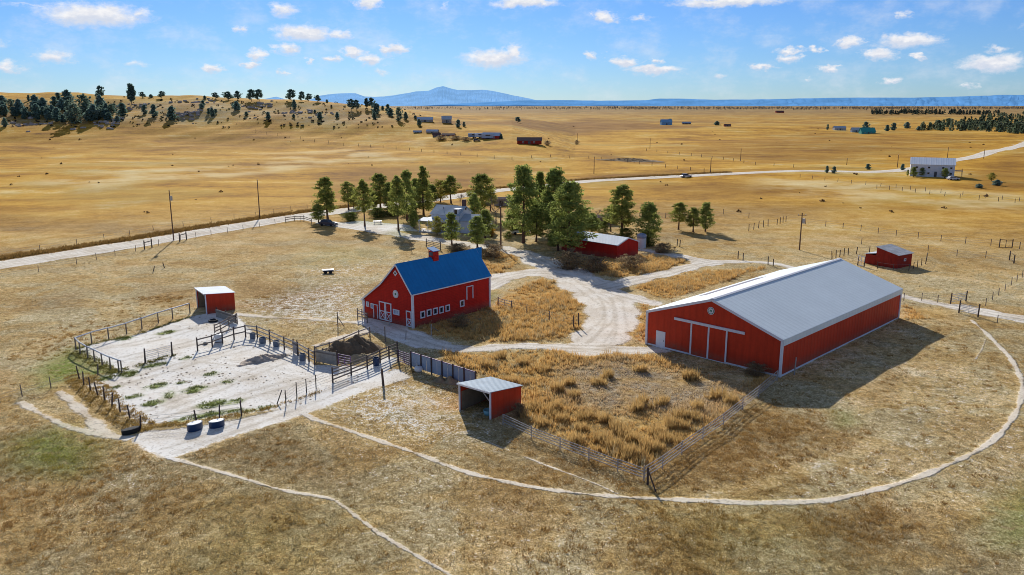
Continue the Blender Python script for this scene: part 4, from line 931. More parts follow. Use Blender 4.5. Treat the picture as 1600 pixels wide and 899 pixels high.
for i, (a, b_, h_, lab) in enumerate([((602, 535), None, 2.0, 'dark gate post at the edge of the barn shadow'), ((528, 511), None, 2.0, 'lone braced post between the hay mound and the bare pasture'), ((674, 525), None, 1.7, 'pale post with side arm in the barn shadow weeds'), ((634, 531), None, 1.2, 'short pale post beside the lower driveway'), ((609, 509), None, 1.2, 'small post just in front of the barn double doors'), ((619, 506), None, 1.2, 'thin post under the paired barn window'), ((1241, 586), None, 2.0, 'tan upright post at the near corner of the metal barn')]):
    r = fence('gate_post', lab, [a], h_, M['wood'] if i < 2 else M['rail'], (), pr=.08, lean=.03, cat='post')
    if i in (1, 2): MB().bar((0, 0, h_*.75), (1.0, -.4, .05 if i == 1 else h_*.45), .06, .08).build('brace', M['wood'], r)
tube_gate('tube_gate', 'faded purple tube gate at the head of the sheet metal windbreak', (622, 566), (642, 573), .2, 1.45, 6, M['purple'], r=.04, postm=M['darkpost'])
def windbreak():
    P = [at(*p) for p in ((643, 574), (661, 579), (681, 586), (701, 593), (721, 600))]
    a, b = P[0], P[-1]; end = a + (b - a)*1.27; L = (end - a).length; root = thing('windbreak', 'blue grey sheet metal windbreak running down to the open shed', 'windbreak', a, math.atan2(b.y - a.y, b.x - a.x))
    n = 6
    for i in range(n):
        x0, x1 = L*i/n, L*(i+1)/n
        for k in (0, 1):
            w_ = (x1 - x0)/2; MB().box((x0 + w_*(k + .5), 0, .98), (w_ - .05, .03, 1.7)).build('panel', M['bluepanel'], root)
    for i in range(n + 1): MB().box((L*i/n, -.05, .95), (.14, .14, 2.1)).build('post', M['darkpost'], root)
    MB().box((L/2, -.04, 1.86), (L, .08, .08)).build('top_rail', M['purple'], root)
windbreak()
fence('pole_fence', 'four rail pole fence from the open shed to the pen corner', [(786, 664), (830, 685), (875, 703), (920, 720), (965, 737), (1006, 752)], 1.15, M['rail'], (.3, .58, .84, 1.08), 'pipe', M['rail'], .055)
fence('pole_fence', 'four rail pole fence from the pen corner up to the metal barn', [(1006, 752), (1035, 733), (1065, 711), (1098, 688), (1130, 665), (1160, 641), (1185, 621), (1214, 596)], 1.25, M['rail'], (.3, .6, .9, 1.2), 'pipe', M['rail'], .055)
r = fence('corner_brace', 'dark timber corner post with leaning brace outside the pen corner', [(1012, 757)], 1.5, M['darkpost'], (), pr=.10, tilt=(.1, -.05), cat='post'); MB().bar((0, 0, 1.2), (.45, -1.3, -.02), .08, .08).build('brace', M['darkpost'], r)
tube_gate('board_gate', 'pale board gate beside the blue roofed barn', (778, 477), (799, 483), .3, 1.1, 3, M['rail'], r=.05, postm=M['wood'], ph=1.3)
fence('wire_fence', 'short wire fence across the weedy island right of the red barn', [(799, 483), (823, 489), (858, 500), (896, 512)], 1.35, M['wood'], (.5, .9, 1.2), 'wire', M['wire'], .08, lean=.05)
fence('wire_fence', 'pair of tall dark posts at the right edge of the weedy island', [(896, 514), (904, 511)], 2.0, M['darkpost'], (1.0,), 'wire', M['wire'], .09, lean=.05)
tube_gate('rail_gate', 'dark rail gate on the driveway behind the barn cupola', (666, 385), (688, 391), .3, 1.4, 4, M['wood'], r=.06, postm=M['darkpost'], ph=1.7)
fence('wire_fence', 'wire fence with brace frames along the near side of the county road', [(0, 436), (60, 425), (120, 413), (180, 400), (212, 393), (248, 384), (282, 376), (330, 368), (380, 359), (430, 350), (470, 345)], 1.3, M['wood'], (.5, .9, 1.2), 'wire', M['wire'], .06, spacing=5.5, lean=.04)
for (a, b_, lab) in (((226, 390), (237.5, 387), 'H shaped timber fence brace beside the road, left of the utility pole'), ((281, 378), (291.5, 375), 'H shaped timber fence brace beside the road, right of the utility pole')):
    pa, pb = at(*a), at(*b_); root = thing('fence_brace', lab, 'fence brace', pa); d = pb - pa
    for q in (Vector((0, 0, 0)), d): MB().tube(q - Vector((0, 0, .3)), q + Vector((0, 0, 1.9)), .13, .12, 7).build('post', M['darkpost'], root)
    MB().tube((0, 0, 1.45), (d.x, d.y, d.z + 1.45), .09).build('crossbar', M['darkpost'], root)
fence('wire_fence', 'wire fence along the far side of the county road', [(0, 402), (120, 382), (240, 360), (330, 347), (400, 338), (480, 325)], 1.2, M['wood'], (.6, 1.1), 'wire', M['wire'], .06, spacing=8, lean=.04)
fence('rail_fence', 'low wood rail fence at the road end of the driveway', [(446, 347), (460, 345), (475, 345), (487, 349)], 1.3, M['wood'], (.6, 1.1), 'board', M['wood'], .09)
fence('wire_fence', 'long dotted post fence crossing the left prairie below the hill', [(400, 206), (470, 217), (560, 228), (640, 235), (720, 243), (800, 250)], 1.6, M['darkpost'], (), pr=.13, spacing=14)
fence('wire_fence', 'fence line crossing the middle prairie toward the dry pond', [(800, 250), (860, 246), (920, 248), (980, 254), (1040, 262), (1100, 269)], 1.6, M['darkpost'], (1.0,), 'wire', M['wire'], .13, spacing=12)
fence('wire_fence', 'fence line rising right from the middle prairie to the road', [(1010, 236), (1080, 244), (1130, 250), (1180, 258), (1240, 262)], 1.6, M['darkpost'], (1.0,), 'wire', M['wire'], .13, spacing=13)
fence('wire_fence', 'upper post fence below the white two storey house', [(1250, 278), (1330, 287), (1400, 294), (1470, 302), (1540, 309), (1620, 318)], 1.4, M['wood'], (.6, 1.1), 'wire', M['wire'], .09, spacing=6, lean=.04)
fence('wire_fence', 'dark post fence along the pasture under the white house', [(1370, 295), (1430, 301), (1500, 310), (1560, 315), (1640, 322)], 1.4, M['darkpost'], (.6, 1.1), 'wire', M['wire'], .09, spacing=5, lean=.04)
fence('wire_fence', 'wire fence from the corner pen past the utility pole to the right edge', [(1228, 347), (1290, 354), (1345, 361), (1400, 369), (1470, 377), (1548, 384), (1640, 395)], 1.5, M['wood'], (.5, .9, 1.3), 'wire', M['wire'], .08, spacing=6)
fence('stock_pen', 'closely set post fence of the small corner pen', [(1170, 361), (1185, 357), (1200, 354), (1214, 352), (1228, 347)], 1.7, M['darkpost'], (.5, 1.0, 1.5), 'wire', M['wire'], .09, spacing=2.6, lean=.03)
fence('wire_fence', 'faint wire fence right of the red coop', [(1346, 382), (1450, 392), (1495, 400), (1540, 403), (1620, 412)], 1.3, M['wood'], (.5, 1.0), 'wire', M['wire'], .07, spacing=9)
fence('coop_fence', 'dark picket posts left of the red coop', [(1300, 405), (1312, 402), (1325, 399), (1338, 397), (1358, 397)], 1.6, M['darkpost'], (.5, 1.3), 'wire', M['wire'], .09, spacing=1.8, lean=.04)
fence('coop_fence', 'wire run posts in front and right of the red coop', [(1371, 420), (1395, 424), (1420, 424), (1446, 413), (1448, 405)], 1.4, M['darkpost'], (.5, 1.2), 'wire', M['wire'], .07, lean=.04, spacing=2.4)
tube_gate('white_gate', 'white framed gate at the left end of the coop', (1340, 415), (1350, 417), .1, 1.9, 3, M['white'], r=.06, postm=M['darkpost'], ph=1.9)
r = tube_gate('timber_frame', 'tall dark timber frame at the right end of the pasture fence', (1561, 387), (1581, 388), .1, 1.7, 2, M['darkpost'], r=.06, postm=M['darkpost'], ph=1.9)
fence('brace_post', 'dark braced corner posts near the right edge above the driveway', [(1577, 407), (1584, 412)], 1.8, M['darkpost'], (.4, 1.6), 'pipe', M['darkpost'], .12)
tube_gate('tube_gate', 'grey tube gate across the right hand track', (1498, 489), (1528, 495), .3, 1.4, 6, M['pipe'], r=.03, postm=M['darkpost'], ph=1.9)
tube_gate('tube_gate', 'open grey tube gate behind the right hand track', (1485, 475), (1509, 471), .3, 1.4, 5, M['pipe'], r=.03, postm=M['darkpost'], ph=1.7)
fence('wire_fence', 'wire fence from the metal barn to the right hand gate', [(1412, 470), (1440, 470), (1465, 473), (1485, 475)], 1.3, M['wood'], (.5, .9, 1.2), 'wire', M['wire'], .06)
fence('wire_fence', 'wire fence beyond the right hand gate', [(1558, 505), (1528, 497), (1600, 512), (1650, 520)][0:1] + [(1600, 512), (1650, 520)], 1.2, M['wood'], (.5, .9, 1.1), 'wire', M['wire'], .06)
fence('wire_fence', 'post line climbing toward the right edge beyond the gate', [(1540, 478), (1560, 462), (1580, 446), (1605, 428), (1640, 405)], 1.3, M['wood'], (.5, .9), 'wire', M['wire'], .06, spacing=5)
fence('wire_fence', 'broken post pairs along the track above the metal barn', [(1003, 385), (1058, 384), (1062, 386), (1153, 405), (1161, 407), (1200, 414), (1208, 416)][1:], 1.5, M['darkpost'], (.9,), 'wire', M['wire'], .1, lean=.04)
fence('wire_fence', 'small broken fence frame standing in the pasture left of the open shed', [(240, 424), (257, 419)], 1.1, M['darkpost'], (.5,), 'wire', M['wire'], .09, lean=.1)
fence('wire_fence', 'pasture fence posts behind the row of three small pines', [(1000, 345), (1040, 341), (1066, 330), (1130, 335), (1170, 341)], 1.4, M['wood'], (.6, 1.1), 'wire', M['wire'], .08, spacing=8)

# ------------------------------------------------------------------ utility poles
def upole(label, base, top_y, r=.16, arm=True, box=False):
    p = at(*base); h_ = (base[1] - top_y)*mpp(p)/CP; root = thing('utility_pole', label, 'utility pole', p)
    MB().tube((0, 0, -.5), (0, 0, h_), r, r*.65, 8).build('pole', M['pole'], root)
    if arm: MB().box((0, 0, h_ - .5), (1.8, .1, .12)).build('crossarm', M['pole'], root)
    if box: MB().tube((.35, -.1, h_ - 2.2), (.35, -.1, h_ - 1.2), .28, n=12).build('transformer', M['concrete'], root)
    for dx in ((-.75, .75) if arm else (0,)): MB().tube((dx, 0, h_ - (.44 if arm else 0)), (dx, 0, h_ - (.25 if arm else -.15)), .06).build('insulator', M['whitetub'], root)
upole('utility pole beside the road above the white roofed open shed', (271.5, 376), 300, box=True, arm=False)
upole('bare utility pole across the road left of the pine grove', (406, 341), 283, arm=False)
upole('utility pole with transformer in the pasture above the metal barn', (1249, 391), 334, arm=True, box=True)
upole('slim utility pole rising behind the blue barn roof beside the drive', (782.5, 388), 325, r=.2, arm=False)
for i, (x, y0, y1, lab) in enumerate([(928, 272, 246, 'distant utility pole on the rise behind the big pines'), (1015.5, 233, 217, 'distant utility pole above the dry pond'), (1110, 271, 248, 'distant utility pole right of the silver car'), (1157, 252, 233, 'distant utility pole in mid prairie right of the dry pond'), (902, 222, 209, 'far pole right of the dark red stable'), (1402, 262, 243, 'utility pole left of the white two storey house'), (1323, 258, 248, 'thin far pole above the small roadside trees'), (1537, 248, 233, 'utility pole beside the rising road on the right'), (1480, 248, 231, 'utility pole behind the white house roof')]):
    upole(lab, (x, y0), y1, r=.18, arm=False)

# ------------------------------------------------------------------ corral furniture
def barrel(label, px, py, r=.36, h_=.75, m='greybarrel', tilt=0):
    p = at(px, py); root = thing('barrel', label, 'barrel', p, 0, 'plastic feed barrels along the corral fences'); root.rotation_euler = (tilt, tilt*.6, 0)
    MB().lathe((0, 0, 0), [(r*.9, 0), (r, .12*h_), (r*1.02, .5*h_), (r, .88*h_), (r*.94, h_), (r*.86, h_), (r*.84, h_*.4)], 16).build('body', M[m], root, True)
    MB().lathe((0, 0, h_*.41), [(r*.8, 0), (r*.8, .01)], 14).build('contents', M['hay'], root)
barrel('slate feed barrel nearest the stub fence in the barrel row', 395, 529); barrel('second slate feed barrel in the barrel row, standing wide', 410.5, 536, .42, .7); barrel('dark slate feed barrel in the barrel row before the pale board', 432, 541, .40, .7, tilt=.05); barrel('tall slate feed barrel alone by the plank fence', 473, 563, .38, .8)
barrel('dark blue barrel against the four rail fence', 588, 571, .38, .95, 'bluetank')
def tank(label, px, py, rz, L=1.25, Wd=.7, h_=.6, m='bluetank', lidm=None):
    p = at(px, py); root = thing('stock_tank', label, 'stock tank', p, rz)
    MB().lathe((0, 0, 0), [(.92, 0), (1, .08), (1, h_ - .04), (1.05, h_), (.95, h_), (.93, h_ - .12)], 24, L/2, Wd/2).build('tank', M[m], root, True)
    MB().lathe((0, 0, h_ - .03), [(.93, 0), (.90, .06), (.2, .08)], 24, L/2, Wd/2).build('lid', lidm or M['whitetub'], root)
    return root
tank('blue stock tank on the left of the pair outside the corral wire', 305, 672, .9, 1.5, .95, .7); tank('blue stock tank on the right of the pair outside the corral wire', 339, 667, .6, 1.45, .9, .62)
def tub(label, p, m, r=.5, h_=.5):
    root = thing('feed_tub', label, 'tub', p); MB().lathe((0, 0, 0), [(r*.8, 0), (r, h_), (r*.92, h_), (r*.75, .12)], 18).build('tub', M[m], root, True)
    MB().lathe((0, 0, .12), [(r*.74, 0), (r*.74, .02)], 16).build('feed', M['hay'], root)
c_, s_ = math.cos(sh2.yaw), math.sin(sh2.yaw); tub('pale teal tub inside the open shed by the windbreak', Vector((sh2.x + c_*.9 - s_*1.1, sh2.y + s_*.9 + c_*1.1, .0 + float(hgt(sh2.x, sh2.y)))), 'tub')
c_, s_ = math.cos(sh1.yaw), math.sin(sh1.yaw); tub('white tub inside the white roofed open shed', Vector((sh1.x + c_*1.2 - s_*2.4, sh1.y + s_*1.2 + c_*2.4, float(hgt(sh1.x, sh1.y)))), 'whitetub', .45, .6)
def tyre(label, px, py, r=.5):
    p = at(px, py); root = thing('tyre', label, 'tyre', p); n, m = 20, 8
    V = [((r - .14 + .15*math.cos(b_))*math.cos(a), (r - .14 + .15*math.cos(b_))*math.sin(a), .16 + .15*math.sin(b_)) for a in np.linspace(0, 2*PI, n, False) for b_ in np.linspace(0, 2*PI, m, False)]
    MB().add(V, [(i*m + j, ((i+1) % n)*m + j, ((i+1) % n)*m + (j+1) % m, i*m + (j+1) % m) for i in range(n) for j in range(m)]).build('tread', M['rubber'], root, True)
tank('black rubber trough in the weeds at the lower left corral corner', 205, 677, .8, 1.7, .8, .45, 'rubber', M['rubber']); tyre('black tyre lying by the board panel of the white roofed shed', 333, 503, .65)
# white water cube and mineral feeder by the fence
p = at(342, 534); root = thing('water_cube', 'white plastic water tank at the corner of the rail pen', 'water tank', p, .3)
MB().box((0, 0, .55), (.9, .9, .95)).build('tank', M['whitetub'], root); MB().lathe((0, 0, 1.02), [(.14, 0), (.14, .08)], 12).build('lid', M['steel'], root); MB().box((0, 0, .05), (1.0, 1.0, .1)).build('pallet', M['wood'], root)
p = at(321, 538); root = thing('feeder', 'small black mineral feeder on the sand behind the fence stub', 'feeder', p); MB().lathe((0, 0, 0), [(.28, 0), (.3, .2), (.1, .24)], 14).build('pan', M['rubber'], root); MB().lathe((0, 0, .24), [(.09, 0), (.07, .12)], 10).build('cap', M['whitetub'], root)
p = at(654, 581); root = thing('water_tank', 'round white tank sitting at the foot of the windbreak', 'tank', p); MB().lathe((0, 0, 0), [(.3, 0), (.48, .2), (.5, .42), (.38, .62), (.15, .7)], 18).build('body', M['whitetub'], root, True); MB().lathe((0, 0, .7), [(.13, 0), (.12, .07)], 10).build('lid', M['steel'], root)
# field trailer, blue drum by the garage, white tank behind the garage
p = at(513, 427); root = thing('flat_trailer', 'white topped low trough trailer alone in the pasture', 'trailer', p, .25)
MB().box((0, 0, .62), (2.0, 1.1, .10)).build('bed', M['whitetub'], root); MB().box((0, 0, .45), (1.9, 1.0, .25)).build('chassis', M['steel'], root); MB().bar((1.2, 0, .42), (2.1, 0, .3), .08, .08).build('tow_bar', M['steel'], root)
for sx in (-.5, .4):
    for sy in (-.6, .6): MB().tube((sx, sy - .08, .28), (sx, sy + .08, .28), .28, n=14).build('wheel', M['rubber'], root)
p = at(935, 412); root = thing('drum', 'bright blue drum lying in the weeds below the garage', 'drum', p, .5); MB().tube((-.5, 0, .38), (.5, 0, .38), .38, n=16).build('body', M['skyblue'], root); MB().tube((.5, 0, .38), (.53, 0, .38), .3, n=16).build('lid', M['bluetank'], root)
p = at(1002, 387); root = thing('storage_tank', 'upright white storage tank with dark domed top behind the garage', 'tank', p); MB().lathe((0, 0, 0), [(1.0, 0), (1.0, 2.1)], 20).build('body', M['tankwhite'], root); MB().lathe((0, 0, 2.1), [(1.04, 0), (1.04, .5), (.9, .8), (.4, 1.0), (.05, 1.05)], 20).build('top', M['bluepanel'], root, True)
p = at(940, 352); g2 = gabled('low_shed', 'low brown open shed behind the garage and pines', 'shed', p.x - 3.5, p.y, .05, 3, 7, 1.9, 2.4, M['straw'], M['brick'], trim=False, ov=.2, door=('side', 2, 1.5, 1.6, M['glass']))
p = at(783, 322); g3 = gabled('low_shed', 'small dark roofed shed beside the road behind the bare tree', 'shed', p.x - 2, p.y, .05, 3, 5.5, 1.9, 2.4, M['tan'], M['brick'], trim=False, ov=.2, door=('side', 2, 1.2, 1.6, M['glass']))
# hay mound in the pit, rubble heap in the corral
def mound(name, label, px, py, a, b_, h_, m, cat, seed, rz=0, rough=.25):
    p = at(px, py); r_ = np.random.default_rng(seed); n, k = 44, 20; V = []; F = []
    ph = r_.uniform(0, 6, 12)
    for j in range(k):
        f = j/(k - 1)
        for i in range(n):
            q = 2*PI*i/n; w_ = 1 + .13*math.sin(3*q + ph[0]) + .08*math.sin(5*q + ph[1])
            x_, y_ = a*f*w_*math.cos(q), b_*f*w_*math.sin(q)
            z_ = h_*(1 - f*f)**1.2*(1 + rough*(math.sin(x_*2.1 + ph[2])*math.sin(y_*2.4 + ph[3]) + .6*math.sin(x_*5 + y_*4 + ph[4]))) + r_.normal(0, .03) - .04*f
            V.append((x_, y_, z_))
    F = [(j*n + i, j*n + (i+1) % n, (j+1)*n + (i+1) % n, (j+1)*n + i) for j in range(k - 1) for i in range(n)]
    o = np_obj(name, np.array(V), np.array(F)[:, ::-1], m, True); o.location = p; o.rotation_euler = (0, 0, rz); return tag(o, label, cat)
mound('hay_mound', 'large dark brown mound of old manure and hay between the rail fences', 551, 551, 4.3, 2.3, 1.7, mat('dark_manure', (.21, .145, .085), .95, .35, 1.6, bump=.15), 'hay mound', 4, .5)
mound('hay_mound', 'small pale heap of old hay beside the purple gate', 566, 560, 2.6, .9, .5, mat('pale_hay', (.52, .40, .24), .95, .3, 1.6, bump=.15), 'hay mound', 5, .4)
mound('rubble_heap', 'low heap of stony rubble in the middle of the corral sand', 408, 563, 3.4, 1.3, .45, M['rubble'], 'rubble', 6, .75, .5)
mound('dirt_bank', 'small dark earth bank below the sheet metal windbreak', 697, 597, 1.8, .7, .7, M['hay'], 'dirt bank', 8, -.6, .5)

# ------------------------------------------------------------------ vehicles
def car(label, px, py, rz, m, group=None, L=4.5, kind='parked_car'):
    p = at(px, py); root = thing(kind, label, 'car', p, rz, group); w_ = .88
    side = [(-L/2, .35), (-L/2, .85), (-L/2 + .15, .95), (-L*.33, 1.0), (L*.22, .98), (L/2 - .15, .82), (L/2, .6), (L/2, .35)]
    n = len(side); V = [(x_, -w_, z_) for x_, z_ in side] + [(x_, w_, z_) for x_, z_ in side]
    MB().add(V, [tuple(range(n))[::-1], tuple(range(n, 2*n))] + [(i, (i+1) % n, n + (i+1) % n, n + i) for i in range(n)]).build('body', m, root)
    V = [(-L*.42, -.8, .99), (L*.18, -.8, .99), (L*.05, -.66, 1.5), (-L*.34, -.66, 1.5), (-L*.42, .8, .99), (L*.18, .8, .99), (L*.05, .66, 1.5), (-L*.34, .66, 1.5)]
    MB().add(V, [(0, 1, 2, 3), (7, 6, 5, 4), (1, 5, 6, 2), (0, 3, 7, 4)]).build('window', M['glass'], root)
    MB().slab([(-L*.35, -.68, 1.53), (L*.06, -.68, 1.53), (L*.06, .68, 1.53), (-L*.35, .68, 1.53)], .05).build('roof', m, root)
    for sx in (-L*.31, L*.31):
        for sy in (-.82, .82): MB().tube((sx, sy - .1, .33), (sx, sy + .1, .33), .33, n=14).build('wheel', M['rubber'], root)
    for sy in (-.6, .6): MB().box((L/2 + .01, sy, .68), (.04, .3, .14)).build('headlight', M['whitetub'], root)
    return root
car('silver car driving on the county road', 1072, 277.5, .25, M['cargrey'], kind='car')
car('white car parked at the right corner of the white two storey house', 1489, 281.5, .1, M['carwhite'])
car('dark car parked under the leftmost pine beside the drive', 513, 353, -.4, M['cardark'])
car('white car half hidden behind the big pines beside the garage', 813, 366, .2, M['carwhite'])
def camper(label, px, py, m, L=8):
    p = at(px, py); root = thing('camper_trailer', label, 'trailer', p, .15, 'trailers parked at the distant red stable')
    MB().box((0, 0, 1.9), (L, 2.5, 2.6)).build('body', m, root); MB().box((0, -1.27, 2.3), (L*.4, .04, .8)).build('window', M['glass'], root)
    for sx in (-.6, .6): MB().tube((sx, -1.3, .45), (sx, 1.3, .45), .45, n=10).build('wheel', M['rubber'], root)
    MB().bar((L/2, 0, .6), (L/2 + 1.2, 0, .5), .15, .15).build('tow_bar', M['steel'], root)
camper('leftmost pale blue trailer beside the distant red stable', 741, 216, M['bluepanel']); camper('white trailer second from the left beside the distant red stable', 751, 216, M['carwhite']); camper('pale trailer nearest the wall of the distant red stable', 762, 217.5, M['paleglass'])
car('dark wreck parked left in the far farmyard rows', 745, 221, 0, M['cardark'])
p = at(590, 350); root = thing('picnic_table', 'white picnic table on the lawn in the pine grove', 'table', p, .3)
MB().box((0, 0, .76), (2.2, .9, .06)).build('tabletop', M['white'], root)
for sy in (-.85, .85): MB().box((0, sy, .45), (2.2, .3, .05)).build('bench', M['white'], root)
for sx in (-.8, .8): MB().bar((sx, -.85, 0), (sx, .3, .75), .08, .1).bar((sx, .85, 0), (sx, -.3, .75), .07, .1).build('leg', M['white'], root)
p = at(662, 363); root = thing('patio_table', 'white patio table beside the farmhouse porch', 'table', p); MB().lathe((0, 0, .72), [(.6, 0), (.6, .05)], 20).build('tabletop', M['white'], root); MB().tube((0, 0, 0), (0, 0, .72), .08).build('leg', M['steel'], root)

# ------------------------------------------------------------------ trees
LEAF = leaf_mat('pine_needles', .5)
def tree_meshes(seed, kind, h=10., w=4., base=.22, nb=60, ncl=3, nl=26, leaf=.34, dark=(.12, .15, .04), light=(.60, .60, .15)):
    r_ = np.random.default_rng(seed); mb = MB()
    bend = r_.normal(0, .012*h, 2); seg = 7
    def ax(z): f = z/h; return Vector((bend[0]*math.sin(f*3), bend[1]*math.sin(f*2.4), z))
    tr = .018*h
    for i in range(seg):
        z0, z1 = h*.96*i/seg, h*.96*(i+1)/seg
        mb.tube(ax(z0) - Vector((0, 0, .25 if i == 0 else 0)), ax(z1), tr*(1 - .88*i/seg) + (.06 if i == 0 else 0), tr*(1 - .88*(i+1)/seg), 7, cap=(i == seg-1))
    rag = r_.uniform(.72, 1.18, 9)
    def env(t):
        u = (t - base)/(1 - base); return env0(t)*np.interp(u, np.linspace(0, 1, 9), rag)
    def env0(t):
        u = (t - base)/(1 - base)
        if kind == 'ponderosa': return w/2*max(.12, (1 - u)**.5*min(1, .55 + u*1.3))
        if kind == 'cone': return w/2*max(.06, (1 - u)**.85)
        if kind == 'juniper': return w/2*max(.15, math.sin(PI*min(1, (.12 + .88*u)**.75))**.6)
        return w/2*max(.2, math.sin(PI*(.15 + .82*u))**.6)          # round broadleaf
    C = []; 
    lopside = r_.uniform(0, 2*PI)
    for i in range(nb):
        u = (i + r_.uniform(0, 1))/nb; t = base + (1 - base)*u**.92
        if t > .985: t = .985
        a = i*2.4 + r_.normal(0, .5); Rr = env(t)*r_.uniform(.6, 1.12)*(1 + .16*math.cos(a - lopside))
        if r_.uniform() < .1: continue
        o = ax(t*h); up = (.22 if kind != 'cone' else -.05) + .5*max(0, t - .6)
        e = o + Vector((math.cos(a)*Rr, math.sin(a)*Rr, Rr*up + r_.normal(0, .1)))
        if Rr > .3: mb.tube(o, o.lerp(e, .92), max(.02, tr*.30*(1 - t*.7)), .012, 4, cap=False)
        for k in range(ncl):
            f = 1 - .55*k/max(1, ncl-1)*r_.uniform(.6, 1.1) if ncl > 1 else r_.uniform(.7, 1)
            C.append((o.lerp(e, f) + Vector(r_.normal(0, .10*w/4, 3)), (.36 + .24*r_.uniform())*(w/4)*(.7 + .5*(1 - t)), t))
    top = ax(h*.97); C.append((top, .22*w/4, 1)); C.append((top - Vector((0, 0, .35)), .32*w/4, 1))
    if kind in ('juniper', 'round'):
        for k in range(nb): 
            t = base + (1-base)*r_.uniform(); q = r_.uniform(0, 2*PI); C.append((Vector((math.cos(q)*env(t)*r_.uniform(.2, .75), math.sin(q)*env(t)*r_.uniform(.2, .75), t*h)), .5*w/4, t))
    c = np.array([tuple(q[0]) for q in C]); rad = np.array([q[1] for q in C]); K = len(c)
    N = K*nl; ci = np.repeat(np.arange(K), nl)
    d = r_.normal(0, 1, (N, 3)); d /= np.linalg.norm(d, axis=1)[:, None]
    rr = r_.uniform(.25, 1, (N, 1))**.6
    P = c[ci] + d*rr*rad[ci, None]*np.array([1, 1, .72])
    ax1 = d + r_.normal(0, .7, (N, 3)) + np.array([0, 0, .35]); ax1 /= np.linalg.norm(ax1, axis=1)[:, None]
    ax2 = np.cross(ax1, r_.normal(0, 1, (N, 3))); ax2 /= np.linalg.norm(ax2, axis=1)[:, None]
    s = leaf*r_.uniform(.6, 1.3, (N, 1)); wl = s*.30
    V = np.stack([P - ax1*s*.5 - ax2*wl*.5, P - ax1*s*.1 + ax2*wl, P + ax1*s*.6, P - ax1*s*.1 - ax2*wl], 1).reshape(-1, 3)
    F = np.arange(N*4).reshape(-1, 4)
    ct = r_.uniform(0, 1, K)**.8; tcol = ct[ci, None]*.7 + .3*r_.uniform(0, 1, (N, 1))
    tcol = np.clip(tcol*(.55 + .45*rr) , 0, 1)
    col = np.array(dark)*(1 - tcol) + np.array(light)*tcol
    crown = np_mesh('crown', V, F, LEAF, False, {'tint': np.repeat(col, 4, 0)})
    trunk = bpy.data.meshes.new('trunk'); trunk.from_pydata(mb.v, [], mb.f); trunk.materials.append(M['bark']); trunk.polygons.foreach_set('use_smooth', [True]*len(trunk.polygons))
    return trunk, crown
ARCH = {}
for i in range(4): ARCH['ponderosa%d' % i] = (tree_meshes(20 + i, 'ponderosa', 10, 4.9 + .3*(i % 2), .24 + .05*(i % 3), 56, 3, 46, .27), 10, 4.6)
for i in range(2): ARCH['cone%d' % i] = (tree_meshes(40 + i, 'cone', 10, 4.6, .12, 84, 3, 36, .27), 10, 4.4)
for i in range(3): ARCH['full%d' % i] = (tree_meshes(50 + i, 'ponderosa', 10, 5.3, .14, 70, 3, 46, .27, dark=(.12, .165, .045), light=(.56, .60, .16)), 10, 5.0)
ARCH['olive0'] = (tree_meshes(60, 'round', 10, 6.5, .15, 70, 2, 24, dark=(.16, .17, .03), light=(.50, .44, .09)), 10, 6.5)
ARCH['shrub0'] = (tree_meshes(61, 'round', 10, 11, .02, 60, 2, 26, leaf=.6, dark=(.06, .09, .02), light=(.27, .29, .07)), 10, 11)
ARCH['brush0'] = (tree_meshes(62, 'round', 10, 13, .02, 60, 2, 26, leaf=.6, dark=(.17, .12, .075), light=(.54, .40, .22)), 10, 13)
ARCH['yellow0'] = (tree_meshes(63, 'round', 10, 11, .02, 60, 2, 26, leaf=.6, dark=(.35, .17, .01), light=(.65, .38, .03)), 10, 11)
ARCH['juniper0'] = (tree_meshes(70, 'juniper', 10, 7.5, .03, 46, 2, 14, leaf=1.2, dark=(0.082, 0.154, 0.146), light=(0.284, 0.402, 0.308)), 10, 7.5)  # juniper and hillpine leaf colours lightened and blued to paint in haze
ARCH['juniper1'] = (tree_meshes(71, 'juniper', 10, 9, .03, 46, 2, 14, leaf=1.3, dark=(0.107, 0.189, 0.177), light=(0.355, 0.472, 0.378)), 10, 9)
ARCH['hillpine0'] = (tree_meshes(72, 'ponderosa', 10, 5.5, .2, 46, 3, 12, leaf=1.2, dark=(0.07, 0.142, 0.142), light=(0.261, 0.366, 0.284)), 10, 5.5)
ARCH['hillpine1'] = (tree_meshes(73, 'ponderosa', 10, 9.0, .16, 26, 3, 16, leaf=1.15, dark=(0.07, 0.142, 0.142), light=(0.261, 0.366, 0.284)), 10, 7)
ARCH['pale0'] = (tree_meshes(74, 'round', 10, 8.5, .03, 40, 2, 10, leaf=1.1, dark=(.10, .16, .13), light=(.26, .34, .24)), 10, 8.5)

